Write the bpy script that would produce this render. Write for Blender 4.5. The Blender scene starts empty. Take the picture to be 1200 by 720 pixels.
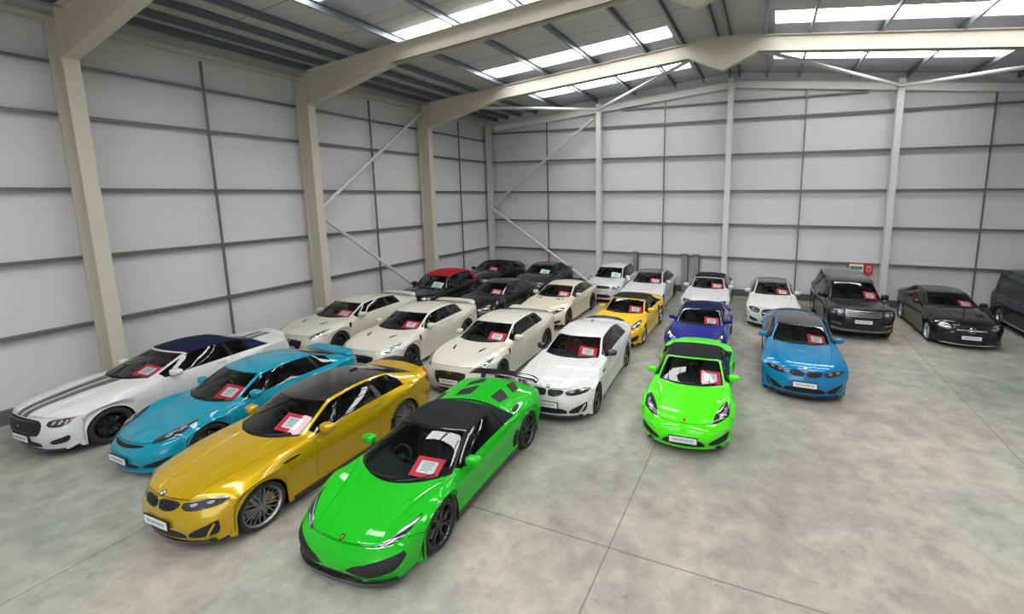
import bpy, math, random
import numpy as np
from mathutils import Vector, Matrix
from mathutils.geometry import delaunay_2d_cdt
random.seed(7)
SC = bpy.context.scene
COL = SC.collection
PI = math.pi

# ------------------------------------------------------------------ helpers
def tag(o, label=None, cat=None, group=None, kind=None):
    if label: o['label'] = label
    if cat: o['category'] = cat
    if group: o['group'] = group
    if kind: o['kind'] = kind
    return o

def empty(name, loc=(0, 0, 0), rz=0.0):
    o = bpy.data.objects.new(name, None)
    COL.objects.link(o)
    o.location = loc
    o.rotation_euler = (0, 0, rz)
    o.empty_display_size = 0.2
    return o

class MB:
    """collects shapes, built into ONE mesh object"""
    def __init__(self):
        self.v = []
        self.f = []
    def add(self, verts, faces):
        n = len(self.v)
        self.v.extend([tuple(map(float, p)) for p in verts])
        self.f.extend([tuple(i + n for i in f) for f in faces])
        return self
    def box(self, a, b):
        x0, y0, z0 = a
        x1, y1, z1 = b
        return self.add([(x0, y0, z0), (x1, y0, z0), (x1, y1, z0), (x0, y1, z0), (x0, y0, z1), (x1, y0, z1), (x1, y1, z1), (x0, y1, z1)],
                        [(0, 3, 2, 1), (4, 5, 6, 7), (0, 1, 5, 4), (1, 2, 6, 5), (2, 3, 7, 6), (3, 0, 4, 7)])
    def beam(self, p0, p1, prof, up=(0, 0, 1)):
        """extrude a closed 2-D profile (side, up) from p0 to p1"""
        p0, p1 = Vector(p0), Vector(p1)
        d = (p1 - p0).normalized()
        s = d.cross(Vector(up)).normalized()
        u = s.cross(d)
        n = len(prof)
        vs = [p0 + s * a + u * b for a, b in prof] + [p1 + s * a + u * b for a, b in prof]
        fs = [(i, (i + 1) % n, n + (i + 1) % n, n + i) for i in range(n)]
        fs += [tuple(range(n - 1, -1, -1)), tuple(range(n, 2 * n))]
        return self.add(vs, fs)
    def rod(self, p0, p1, r, n=10):
        return self.beam(p0, p1, [(r * math.cos(2 * PI * i / n), r * math.sin(2 * PI * i / n)) for i in range(n)],
                         up=(0, 0, 1) if abs((Vector(p1) - Vector(p0)).normalized().z) < .95 else (1, 0, 0))
    def lathe(self, prof, axis='y', n=40, c=(0, 0, 0), closed=False):
        """prof: (radius, offset along the axis)"""
        vs, fs = [], []
        m = len(prof)
        for i in range(n):
            a = 2 * PI * i / n
            for r, h in prof:
                p = {'y': (r * math.cos(a), h, r * math.sin(a)), 'z': (r * math.cos(a), r * math.sin(a), h), 'x': (h, r * math.cos(a), r * math.sin(a))}[axis]
                vs.append((p[0] + c[0], p[1] + c[1], p[2] + c[2]))
        for i in range(n):
            j = (i + 1) % n
            for k in range(m if closed else m - 1):
                l = (k + 1) % m
                fs.append((i * m + k, i * m + l, j * m + l, j * m + k))
        return self.add(vs, fs)
    def rbox(self, c, s, e=.35, n=14, m=10, rot=None):
        """rounded box (superellipsoid), s = half sizes"""
        vs, fs = [], []
        pw = lambda t: math.copysign(abs(t) ** e, t)
        for i in range(m + 1):
            ph = -PI / 2 + PI * i / m
            for j in range(n):
                th = 2 * PI * (j + .5) / n
                p = Vector((s[0] * pw(math.cos(ph)) * pw(math.cos(th)), s[1] * pw(math.cos(ph)) * pw(math.sin(th)), s[2] * pw(math.sin(ph))))
                if rot: p = rot @ p
                vs.append((p.x + c[0], p.y + c[1], p.z + c[2]))
        for i in range(m):
            for j in range(n):
                k = (j + 1) % n
                fs.append((i * n + j, i * n + k, (i + 1) * n + k, (i + 1) * n + j))
        return self.add(vs, fs)
    def build(self, name, mat, parent=None, smooth=None, loc=None):
        me = bpy.data.meshes.new(name)
        me.from_pydata(self.v, [], self.f)
        me.validate()
        import bmesh
        bm = bmesh.new(); bm.from_mesh(me)
        bmesh.ops.recalc_face_normals(bm, faces=bm.faces)
        bm.to_mesh(me); bm.free()
        if mat: me.materials.append(mat)
        if smooth:
            me.polygons.foreach_set('use_smooth', [True] * len(me.polygons))
            me.set_sharp_from_angle(angle=math.radians(smooth))
        o = bpy.data.objects.new(name, me)
        COL.objects.link(o)
        if parent is not None: o.parent = parent
        if loc: o.location = loc
        return o

# ------------------------------------------------------------------ materials
MATS = {}
def nt_mat(name):
    m = bpy.data.materials.new(name)
    m.use_nodes = True
    nt = m.node_tree
    return m, nt, nt.nodes['Principled BSDF'], nt.nodes['Material Output']

def simple(name, col, rough=.5, metal=0.0, coat=0.0, coat_rough=.03, spec=.5):
    if name in MATS: return MATS[name]
    m, nt, b, out = nt_mat(name)
    b.inputs['Base Color'].default_value = (*col, 1)
    b.inputs['Roughness'].default_value = rough
    b.inputs['Metallic'].default_value = metal
    b.inputs['Coat Weight'].default_value = coat
    b.inputs['Coat Roughness'].default_value = coat_rough
    b.inputs['Specular IOR Level'].default_value = spec
    MATS[name] = m
    return m

def paint(name, col, metal=0.0, rough=.4):
    """car lacquer with a faint flake"""
    if name in MATS: return MATS[name]
    m, nt, b, out = nt_mat(name)
    N, Lk = nt.nodes, nt.links
    tc = N.new('ShaderNodeTexCoord'); no = N.new('ShaderNodeTexNoise')
    no.inputs['Scale'].default_value = 900
    Lk.new(tc.outputs['Object'], no.inputs['Vector'])
    mx = N.new('ShaderNodeMix'); mx.data_type = 'RGBA'
    mx.inputs[6].default_value = (*[c * .93 for c in col], 1)
    mx.inputs[7].default_value = (*[min(1, c * 1.07) for c in col], 1)
    Lk.new(no.outputs['Fac'], mx.inputs[0]); Lk.new(mx.outputs[2], b.inputs['Base Color'])
    b.inputs['Metallic'].default_value = metal
    b.inputs['Roughness'].default_value = rough
    b.inputs['Specular IOR Level'].default_value = .06
    b.inputs['Coat Weight'].default_value = 1.0
    b.inputs['Coat Roughness'].default_value = .025
    MATS[name] = m
    return m

def glass(name, tint, refl=1.0):
    if name in MATS: return MATS[name]
    m, nt, b, out = nt_mat(name)
    N, Lk = nt.nodes, nt.links
    N.remove(b)
    tr = N.new('ShaderNodeBsdfTransparent'); tr.inputs[0].default_value = (*tint, 1)
    gl = N.new('ShaderNodeBsdfGlossy'); gl.inputs['Roughness'].default_value = .015
    gl.inputs[0].default_value = (refl, refl, refl, 1)
    fr = N.new('ShaderNodeFresnel'); fr.inputs[0].default_value = 1.52
    mx = N.new('ShaderNodeMixShader')
    Lk.new(fr.outputs[0], mx.inputs[0]); Lk.new(tr.outputs[0], mx.inputs[1]); Lk.new(gl.outputs[0], mx.inputs[2])
    Lk.new(mx.outputs[0], out.inputs['Surface'])
    MATS[name] = m
    return m

def fabric(name, col):
    if name in MATS: return MATS[name]
    m, nt, b, out = nt_mat(name)
    N, Lk = nt.nodes, nt.links
    b.inputs['Base Color'].default_value = (*col, 1)
    b.inputs['Roughness'].default_value = .85
    b.inputs['Specular IOR Level'].default_value = .25
    tc = N.new('ShaderNodeTexCoord'); no = N.new('ShaderNodeTexNoise'); no.inputs['Scale'].default_value = 260
    bp = N.new('ShaderNodeBump'); bp.inputs['Strength'].default_value = .25; bp.inputs['Distance'].default_value = .003
    Lk.new(tc.outputs['Object'], no.inputs['Vector']); Lk.new(no.outputs['Fac'], bp.inputs['Height']); Lk.new(bp.outputs[0], b.inputs['Normal'])
    MATS[name] = m
    return m

M = lambda k: MATS[k]
simple('black_plastic', (.012, .012, .013), .45)
simple('gloss_black', (.008, .008, .009), .12, 0, 1)
simple('mesh_black', (.006, .006, .007), .6)
simple('rubber', (.018, .018, .019), .75)
simple('dark_trim', (.011, .011, .012), .85)
simple('underside', (.012, .012, .012), .9)
simple('leather_black', (.013, .013, .014), .6)
simple('leather_red', (.35, .02, .03), .5)
simple('leather_tan', (.30, .20, .12), .5)
simple('chrome', (.85, .85, .86), .08, 1)
simple('alloy_silver', (.55, .55, .57), .28, 1)
simple('alloy_grey', (.36, .36, .37), .32, 1)
simple('alloy_black', (.014, .014, .015), .25, .3, .6)
simple('disc_steel', (.35, .35, .36), .35, 1)
simple('lamp_dark', (.02, .022, .025), .1, 0, 1)
simple('lamp_clear', (.42, .45, .48), .10, .5, 1)
simple('lamp_amber', (.75, .16, .03), .12, 0, 1)
simple('lamp_red', (.55, .01, .02), .12, 0, 1)
simple('mirror_glass', (.8, .82, .85), .02, 1)
simple('plate_white', (.80, .80, .80), .4)
simple('plate_ink', (.03, .03, .05), .5)
simple('card_red', (.92, .025, .075), .5)
simple('card_white', (.92, .90, .92), .5)
simple('card_pink', (.85, .25, .33), .5)
simple('card_ink', (.38, .36, .42), .6)
simple('gold_metal', (.75, .50, .12), .25, 1)
simple('badge_blue', (.02, .12, .45), .2, 0, 1)
simple('badge_red', (.5, .02, .02), .2, 0, 1)
simple('stripe_grey', (.045, .045, .05), .3, 0, 1)
glass('screen_glass', (.78, .92, .895))
glass('side_glass', (.34, .42, .41))
fabric('roof_black', (.010, .011, .013))
fabric('roof_navy', (.006, .008, .040))
fabric('roof_red', (.42, .012, .03))
# carbon / panoramic roof
def carbon():
    m, nt, b, out = nt_mat('carbon')
    N, Lk = nt.nodes, nt.links
    tc = N.new('ShaderNodeTexCoord'); ch = N.new('ShaderNodeTexChecker'); ch.inputs['Scale'].default_value = 90
    ch.inputs[1].default_value = (.012, .011, .011, 1); ch.inputs[2].default_value = (.022, .021, .021, 1)
    Lk.new(tc.outputs['Object'], ch.inputs['Vector']); Lk.new(ch.outputs[0], b.inputs['Base Color'])
    b.inputs['Roughness'].default_value = .3; b.inputs['Coat Weight'].default_value = 1; b.inputs['Coat Roughness'].default_value = .04
    MATS['carbon'] = m
carbon()
# ------------------------------------------------------------------ car body surface
TAU_U = [1, 1, .55, 1, .3, .45, 1, .5, .35, .4, 1, 1]

def hermite(P0, P1, T0, T1, t):
    t = t[:, None]
    h00 = 2 * t**3 - 3 * t**2 + 1; h10 = t**3 - 2 * t**2 + t; h01 = -2 * t**3 + 3 * t**2; h11 = t**3 - t**2
    return h00 * P0 + h10 * T0 + h01 * P1 + h11 * T1

def unit(a):
    n = np.linalg.norm(a, axis=-1, keepdims=True)
    return a / np.maximum(n, 1e-9)

class Surf:
    """Body skin S(u, v): u = 0 front lip .. 11 rear lip, v = 0 centre line .. 6 sill (negative v = right side)."""
    def __init__(self, sp):
        self.sp = sp
        L, W, wb, fo, r = sp['L'], sp['W'], sp['wb'], sp['fo'], sp['r']
        self.fa = fa = L / 2 - fo
        self.ra = ra = fa - wb
        self.hz = sp['tyre']
        self.r = r
        gc = sp['gc']
        C = np.array([(x, 0, z) for x, z in sp['C']], float)
        R = np.array(sp['R'], float)
        B = np.array(sp['B'], float)
        wf, wd, wr = sp['wy']
        zf, zd, zr = sp['wz']
        b4 = B[4][0]
        x7 = ra + r + .02
        wx = [fa + r + .055, fa + r + .035, fa + r + .015, fa, b4, b4 + (x7 - b4) * .42, b4 + (x7 - b4) * .74, x7, ra, ra - r - .015, ra - r - .06, ra - r - .09]
        nz = sp.get('nosez', .45); nzz = sp.get('nosezz', .66)
        wyy = [wf - .07, wf - .035, wf - .01, wf, wd + .005, wd, wd, (wd + 2 * wr) / 3, wr, wr - .015, wr - .03, wr - .07]
        wzz = [gc + .07, nz, nzz, zf, zd, zd, zd, zr, zr, zr - .03, .52 * zr + .1, gc + .10]
        Wr = np.array(list(zip(wx, wyy, wzz)), float)
        zb0 = B[0][2]
        lz = np.array([zb0, zb0, zb0, gc, gc, gc, gc, gc + .01, gc + .02, gc + .03, gc + .05, gc + .06])
        Lr = Wr.copy(); Lr[:, 1] -= .02; Lr[:, 2] = lz
        Sr = Wr.copy(); Sr[:, 1] -= sp.get('tuck', .028); Sr[:, 2] = lz + .32 * (Wr[:, 2] - lz)
        for ov, arr in (('Wo', Wr), ('Lo', Lr)):
            for k, val in sp.get(ov, {}).items(): arr[k] = val
        H = C + (R - C) * .27
        H[:, 1] = .52 * R[:, 1]
        for k, (dx, dz) in sp.get('Ho', {}).items(): H[k, 0] += dx; H[k, 2] += dz
        self.rows = [C, H, R, B, Wr, Sr, Lr]
        tau = np.array(sp.get('tau', TAU_U))
        self.tan = []
        for P in self.rows:
            d = P[1:] - P[:-1]
            l = np.maximum(np.linalg.norm(d, axis=1), 1e-6)
            dn = d / l[:, None]
            T = np.empty_like(P)
            T[0] = dn[0]; T[-1] = dn[-1]
            T[1:-1] = unit(dn[:-1] * l[1:, None] + dn[1:] * l[:-1, None])
            self.tan.append((T * tau[:, None], l))
    def row(self, k, u):
        P, (T, l) = self.rows[k], self.tan[k]
        i = np.clip(np.floor(u).astype(int), 0, 10)
        t = u - i
        ll = l[i][:, None]
        return hermite(P[i], P[i + 1], T[i] * ll, T[i + 1] * ll, t)
    def tauv(self, u):
        """how round the section is at each row"""
        g = np.clip(np.minimum((u - 3.9) / .5, (8.2 - u) / .5), 0, 1)
        o = np.ones_like(u)
        rt = self.sp.get('rt', .45); bt = self.sp.get('bt', .35)
        return [o, o, (1 - g) * .9 + g * rt, (1 - g) * .7 + g * bt, o * .8, o, o * .8]
    def S(self, u, v):
        u = np.atleast_1d(np.asarray(u, float)); v = np.atleast_1d(np.asarray(v, float))
        sgn = np.where(v < 0, -1.0, 1.0); v = np.abs(v)
        Q = [self.row(k, u) for k in range(7)]
        Q[5][:, 0] = Q[4][:, 0]; Q[6][:, 0] = Q[4][:, 0]
        tv = self.tauv(u)
        d = [Q[k + 1] - Q[k] for k in range(6)]
        l = [np.maximum(np.linalg.norm(x, axis=1, keepdims=True), 1e-5) for x in d]
        T = [np.tile(np.array([[0., 1., 0.]]), (len(u), 1))]
        for k in range(1, 6):
            T.append(unit(d[k - 1] / l[k - 1] * l[k] + d[k] / l[k] * l[k - 1]) * tv[k][:, None])
        T.append(d[5] / l[5] * tv[6][:, None])
        out = np.empty((len(u), 3))
        kk = np.clip(np.floor(v).astype(int), 0, 5)
        for k in range(6):
            m = kk == k
            if m.any(): out[m] = hermite(Q[k][m], Q[k + 1][m], T[k][m] * l[k][m], T[k + 1][m] * l[k][m], v[m] - k)
        lo = v >= 4
        out[lo, 0] = Q[4][lo, 0]
        # wheel arches
        for xa in (self.fa, self.ra):
            dx = np.abs(out[:, 0] - xa)
            m = lo & (dx <= self.r + 1e-4)
            za = self.hz + np.sqrt(np.maximum(self.r**2 - dx**2, 0))
            zb, zw = Q[6][:, 2], Q[4][:, 2]
            zn = za + (out[:, 2] - zb) * (zw - za) / np.maximum(zw - zb, 1e-3)
            out[m, 2] = np.maximum(out[m, 2], zn[m])
        out[:, 1] *= sgn
        return out
    def N(self, u, v):
        u = np.atleast_1d(np.asarray(u, float)); v = np.atleast_1d(np.asarray(v, float))
        e = .02
        du = self.S(np.clip(u + e, 0, 11), v) - self.S(np.clip(u - e, 0, 11), v)
        v1 = v + e; v0 = v - e
        dv = self.S(u, np.clip(v1, -6, 6)) - self.S(u, np.clip(v0, -6, 6))
        n = np.cross(du, dv)
        n = unit(n)
        # outward: away from the car's core
        p = self.S(u, v)
        c = np.stack([p[:, 0] * .75, p[:, 1] * 0, np.full(len(u), .45)], 1)
        s = np.sign((n * (p - c)).sum(1)); s[s == 0] = 1
        return n * s[:, None]
    def u_at_x(self, x):
        """u of the side column that stands at x"""
        a, b = 0.0, 11.0
        for _ in range(50):
            m = (a + b) / 2
            if self.row(4, np.array([m]))[0, 0] > x: a = m
            else: b = m
        return (a + b) / 2

def dedupe(a, eps=2e-3, keep=()):
    a = sorted(a); out = []
    keep = set(round(k, 6) for k in keep)
    for x in a:
        if out and x - out[-1] < eps:
            if round(x, 6) in keep and round(out[-1], 6) not in keep: out[-1] = x
            elif round(x, 6) in keep and x - out[-1] > 1e-5: out.append(x)
            continue
        out.append(x)
    return out

class Shell:
    def __init__(self, sp, ucuts=(), vcuts=()):
        self.s = s = Surf(sp); self.sp = sp
        n = [6, 6, 9, 8, 9, 6, 6, 8, 6, 5, 5]
        us = [k + i / n[k] for k in range(11) for i in range(n[k])] + [11]
        arch = []
        for xa in (s.fa, s.ra):
            for a in range(0, 181, 12): arch.append(s.u_at_x(xa + s.r * math.cos(math.radians(a))))
            arch += [s.u_at_x(xa + s.r + .0015), s.u_at_x(xa - s.r - .0015)]
        keep = list(ucuts) + arch
        us = dedupe([u for u in us if min(abs(u - k) for k in keep) > .025] + keep, 1e-4, keep)
        nv = [4, 4, 6, 6, 5, 4]
        vs = [k + i / nv[k] for k in range(6) for i in range(nv[k])] + [6]
        vk = [v for v in vcuts if v > 1e-6]
        vs = [v for v in vs if not vk or min(abs(v - k) for k in vk) > .04 or v in (0, 6)]
        vs = sorted(set([round(v, 5) for v in vs + vk]))
        self.us = np.array(us); self.vs = np.array([-v for v in vs[::-1] if v > 0] + vs)
        nu, nvv = len(us), len(self.vs)
        U, V = np.meshgrid(self.us, self.vs, indexing='ij')
        self.P = s.S(U.ravel(), V.ravel()).reshape(nu, nvv, 3)
        # vertex normals from the mesh itself
        P = self.P
        fn = np.cross(P[1:, 1:] - P[:-1, :-1], P[:-1, 1:] - P[1:, :-1])
        vn = np.zeros_like(P)
        vn[:-1, :-1] += fn; vn[1:, :-1] += fn; vn[:-1, 1:] += fn; vn[1:, 1:] += fn
        vn = unit(vn)
        # orient outwards by the roof
        i5 = int(np.argmin(abs(self.us - 6))); j0 = int(np.argmin(abs(self.vs)))
        self.flip = vn[i5, j0, 2] < 0
        if self.flip: vn = -vn
        self.Nn = vn
        self.uc = (self.us[1:] + self.us[:-1]) / 2
        self.vc = (self.vs[1:] + self.vs[:-1]) / 2
    def mask(self, fn):
        U, V = np.meshgrid(self.uc, self.vc, indexing='ij')
        return fn(U, V)
    def part(self, mask, name, mat, parent, off=0.0, gap=.003, flange=.02):
        P, Nn = self.P, self.Nn
        idx = {}
        vs, ns, fs = [], [], []
        def vid(i, j):
            if (i, j) not in idx:
                idx[(i, j)] = len(vs); vs.append(P[i, j] + Nn[i, j] * off); ns.append(Nn[i, j])
            return idx[(i, j)]
        for i, j in zip(*np.nonzero(mask)):
            q = [(i, j), (i, j + 1), (i + 1, j + 1), (i + 1, j)]
            pts = [P[a] for a in q]
            ar = np.linalg.norm(np.cross(pts[2] - pts[0], pts[3] - pts[1]))
            if ar < 1e-7: continue
            if not self.flip: q = q[::-1]
            fs.append(tuple(vid(*a) for a in q))
        if not fs: return None
        vs = np.array(vs); ns = np.array(ns)
        ec = {}
        for f in fs:
            for k in range(4):
                a, b = f[k], f[(k + 1) % 4]
                ec.setdefault((min(a, b), max(a, b)), []).append((a, b))
        bd = [e[0] for e in ec.values() if len(e) == 1]
        if gap or flange:
            acc = {}
            cen = {}
            for f in fs:
                c = vs[list(f)].mean(0)
                for k in range(4):
                    a, b = f[k], f[(k + 1) % 4]
                    if len(ec[(min(a, b), max(a, b))]) == 1:
                        e = vs[b] - vs[a]; L = np.linalg.norm(e)
                        if L < 1e-6: continue
                        e /= L
                        w = c - vs[a]; w = w - e * (w @ e); w /= max(np.linalg.norm(w), 1e-9)
                        acc.setdefault(a, []).append(w); acc.setdefault(b, []).append(w)
            for a, ws in acc.items():
                vs[a] = vs[a] + np.mean(ws, 0) * gap
            V = [tuple(p) for p in vs]; NN = [tuple(n) for n in ns]
            if flange:
                m2 = {}
                for a, b in bd:
                    for k in (a, b):
                        if k not in m2:
                            m2[k] = (len(V), len(V) + 1)
                            wv = np.mean(acc.get(k, [np.zeros(3)]), 0)
                            V.append(tuple(vs[k])); V.append(tuple(vs[k] - ns[k] * flange))
                            NN.append(tuple(-wv if np.linalg.norm(wv) > .1 else ns[k])); NN.append(NN[-1])
                F2 = [(b, a, m2[a][1], m2[b][1]) for a, b in bd]
                F2 = [(m2[b][0], m2[a][0], m2[a][1], m2[b][1]) for a, b in bd]
            else: F2 = []
        else:
            V = [tuple(p) for p in vs]; NN = [tuple(n) for n in ns]; F2 = []
        me = bpy.data.meshes.new(name)
        me.from_pydata(V, [], fs + F2)
        me.materials.append(mat)
        me.polygons.foreach_set('use_smooth', [True] * len(me.polygons))
        me.normals_split_custom_set_from_vertices(NN)
        o = bpy.data.objects.new(name, me)
        COL.objects.link(o); o.parent = parent
        return o
    # ---- things laid on the skin
    def patch(self, poly, name, mat, parent, off=.004, thick=.014, smooth=1, side=0, res=.09, dome=0.0):
        """poly in (u, v); side 0 = as given, +1/-1 = mirrored to that side, 2 = both halves of a centred piece"""
        pts = [Vector(p) for p in poly]
        for _ in range(smooth):
            q = []
            for a, b in zip(pts, pts[1:] + pts[:1]): q += [a * .75 + b * .25, a * .25 + b * .75]
            pts = q
        bnd = []
        for a, b in zip(pts, pts[1:] + pts[:1]):
            k = max(1, int((b - a).length / res))
            bnd += [a + (b - a) * (i / k) for i in range(k)]
        n = len(bnd)
        xs = [p.x for p in bnd]; ys = [p.y for p in bnd]
        inner = []
        st = res * .9
        def inside(x, y):
            c = False
            for i in range(n):
                x0, y0, x1, y1 = xs[i], ys[i], xs[i - 1], ys[i - 1]
                if (y0 > y) != (y1 > y) and x < (x1 - x0) * (y - y0) / (y1 - y0) + x0: c = not c
            return c
        y = min(ys) + st / 2
        while y < max(ys):
            x = min(xs) + st / 2
            while x < max(xs):
                if inside(x, y) and min((p.x - x)**2 + (p.y - y)**2 for p in bnd) > (st * .45)**2: inner.append(Vector((x, y)))
                x += st
            y += st
        r = delaunay_2d_cdt(bnd + inner, [(i, (i + 1) % n) for i in range(n)], [], 1, 1e-6)
        vv, _, ff = r[0], r[1], r[2]
        u = np.array([p.x for p in vv]); v = np.array([p.y for p in vv])
        sd = -1 if side == -1 else 1
        v = v * sd
        P = self.s.S(u, v); Nr = self.s.N(u, v)
        top = P + Nr * off
        if dome:
            bi = np.array([[p.x, p.y] for p in bnd])
            dd = np.array([np.min(np.hypot(bi[:, 0] - a.x, bi[:, 1] - a.y)) for a in vv])
            top = top + Nr * (dome * np.minimum(dd / max(dd.max(), 1e-6), 1)**.6)[:, None]
        faces = []
        for f in ff:
            a, b, c = f[0], f[1], f[2]
            nn = np.cross(top[b] - top[a], top[c] - top[a])
            if nn @ Nr[a] < 0: f = f[::-1]
            faces.append(tuple(f))
        ec = {}
        for f in faces:
            for k in range(len(f)):
                a, b = f[k], f[(k + 1) % len(f)]
                ec.setdefault((min(a, b), max(a, b)), []).append((a, b))
        V = [tuple(p) for p in top]; NN = [tuple(a) for a in Nr]
        m2 = {}
        F2 = []
        for e in ec.values():
            if len(e) == 1:
                a, b = e[0]
                for k in (a, b):
                    if k not in m2:
                        m2[k] = len(V); V.append(tuple(P[k] + Nr[k] * (off - thick))); NN.append(tuple(Nr[k]))
                F2.append((b, a, m2[a], m2[b]))
        me = bpy.data.meshes.new(name)
        me.from_pydata(V, [], faces + F2)
        me.materials.append(mat)
        me.polygons.foreach_set('use_smooth', [True] * len(me.polygons))
        me.normals_split_custom_set_from_vertices(NN)
        o = bpy.data.objects.new(name, me)
        COL.objects.link(o); o.parent = parent
        return o
    def both(self, poly, name, mat, parent, **k):
        return [self.patch(poly, name, mat, parent, side=s, **k) for s in (1, -1)]
    def line(self, pts, name, mat, parent, w=.012, off=.003, side=1, n=8, h=.01):
        """a narrow raised strip along a (u, v) path"""
        uv = []
        for a, b in zip(pts, pts[1:]): uv += [(a[0] + (b[0] - a[0]) * i / n, a[1] + (b[1] - a[1]) * i / n) for i in range(n)]
        uv.append(pts[-1])
        u = np.array([p[0] for p in uv]); v = np.array([p[1] for p in uv]) * side
        P = self.s.S(u, v); Nr = self.s.N(u, v)
        t = np.gradient(P, axis=0); t = unit(t)
        s = unit(np.cross(t, Nr))
        mb = MB()
        vs, fs = [], []
        for p, nn, ss in zip(P, Nr, s):
            vs += [p + ss * w / 2 - nn * h, p + ss * w / 2 * .8 + nn * off, p - ss * w / 2 * .8 + nn * off, p - ss * w / 2 - nn * h]
        for i in range(len(P) - 1):
            for k in range(4): fs.append((i * 4 + k, i * 4 + (k + 1) % 4, i * 4 + 4 + (k + 1) % 4, i * 4 + 4 + k))
        fs += [(3, 2, 1, 0), tuple(len(vs) - 4 + k for k in range(4))]
        mb.add(vs, fs)
        return mb.build(name, mat, parent, smooth=40)
    def frame(self, u, v):
        """point, outward normal, forward-ish tangent, sideways tangent"""
        P = self.s.S([u], [v])[0]; Nr = self.s.N([u], [v])[0]
        e = .03
        tu = unit(self.s.S([u + e], [v])[0] - self.s.S([u - e], [v])[0])
        tv = unit(np.cross(Nr, tu))
        return Vector(P), Vector(Nr), Vector(tu), Vector(tv)
# ------------------------------------------------------------------ car parts
MESH_CACHE = {}
def link_mesh(key, name, maker, parent, loc, rz=0.0):
    """first use builds the mesh, later uses share it"""
    if key in MESH_CACHE:
        o = bpy.data.objects.new(name, MESH_CACHE[key]); COL.objects.link(o)
    else:
        o = maker(name); MESH_CACHE[key] = o.data
    o.parent = parent; o.location = loc; o.rotation_euler = (0, 0, rz)
    return o

def tyre_mesh(R, rim, w):
    h = w / 2
    p = [(rim - .012, -h * .80), (rim + .01, -h * .90), (rim + (R - rim) * .55, -h * 1.02), (R - .022, -h * .93), (R - .004, -h * .72), (R, -h * .4), (R, -h * .1), (R - .006, -h * .07), (R - .006, h * .07),
         (R, h * .1), (R, h * .4), (R - .004, h * .72), (R - .022, h * .93), (R - (R - rim) * .45, h * 1.02), (rim + .01, h * .90), (rim - .012, h * .80)]
    return lambda name: MB().lathe(p, 'y', 48, closed=True).build(name, M('rubber'), smooth=50)

def rim_mesh(R, w, style, mat):
    def mk(name):
        mb = MB(); h = w / 2
        # outer face at +y
        mb.lathe([(R - .004, h * .80), (R + .004, h * .86), (R - .006, h * .88), (R - .022, h * .74), (R - .032, h * .40), (R - .03, -h * .8), (R, -h * .84), (R - .004, h * .3)], 'y', 48, closed=True)
        ro, yo, yh = R - .018, h * .70, h * .55
        mb.lathe([(0, yh + .01), (.028, yh + .01), (.033, yh), (.07, yh - .006), (.078, yh - .03), (.07, yh - .07), (0, yh - .07)], 'y', 24)
        n = {'ten': 10, 'five': 5, 'twin5': 5, 'y7': 7, 'multi': 10, 'mesh': 12}[style]
        def spoke(a0, a1, w0, w1, t=.022, r0=.055):
            c0, s0, c1, s1 = math.cos(a0), math.sin(a0), math.cos(a1), math.sin(a1)
            rings = []
            for k in range(5):
                f = k / 4
                r = r0 + (ro - r0) * f
                a = a0 + (a1 - a0) * f
                wd = (w0 + (w1 - w0) * f) / 2
                y = yh + (yo - yh) * f**1.5
                ca, sa = math.cos(a), math.sin(a)
                q = []
                for (e, yy) in ((-1, y - t), (-.7, y), (.7, y), (1, y - t)):
                    q.append((ca * r - sa * wd * e, yy, sa * r + ca * wd * e))
                rings.append(q)
            vs = [p for q in rings for p in q]
            fs = []
            for k in range(4):
                for i in range(4): fs.append((k * 4 + i, k * 4 + (i + 1) % 4, k * 4 + 4 + (i + 1) % 4, k * 4 + 4 + i))
            fs += [(0, 1, 2, 3), (16, 17, 18, 19)]
            mb.add(vs, fs)
        for i in range(n):
            a = 2 * PI * i / n + .1
            if style == 'ten': spoke(a, a, .034, .026)
            elif style == 'five': spoke(a, a, .075, .10)
            elif style == 'twin5':
                spoke(a - .13, a - .17, .034, .03); spoke(a + .13, a + .17, .034, .03)
            elif style == 'y7':
                spoke(a, a - .16, .04, .024); spoke(a, a + .16, .04, .024)
            elif style == 'multi':
                spoke(a, a - .20, .026, .020); spoke(a, a + .20, .026, .020)
            else: spoke(a, a, .024, .02)
        for i in range(5):
            a = 2 * PI * i / 5
            mb.lathe([(0, yh + .004), (.008, yh + .004), (.009, yh - .02)], 'y', 6, c=(.052 * math.cos(a), 0, .052 * math.sin(a)))
        return mb.build(name, mat, smooth=35)
    return mk

def disc_mesh(R):
    def mk(name):
        mb = MB()
        mb.lathe([(.06, .012), (R, .012), (R, -.012), (.06, -.012)], 'y', 36, closed=True)
        return mb.build(name, M('disc_steel'), smooth=30)
    return mk

def caliper_mesh(R, mat):
    def mk(name):
        mb = MB()
        n = 8; a0, a1 = 2.5, 3.5
        vs, fs = [], []
        for i in range(n + 1):
            a = a0 + (a1 - a0) * i / n
            for r, y in ((R - .06, .045), (R + .012, .045), (R + .012, -.045), (R - .06, -.045)): vs.append((r * math.cos(a), y, r * math.sin(a)))
        for i in range(n):
            for k in range(4): fs.append((i * 4 + k, i * 4 + (k + 1) % 4, i * 4 + 4 + (k + 1) % 4, i * 4 + 4 + k))
        fs += [(0, 1, 2, 3), (n * 4, n * 4 + 1, n * 4 + 2, n * 4 + 3)]
        return mb.add(vs, fs).build(name, mat, smooth=30)
    return mk

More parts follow.
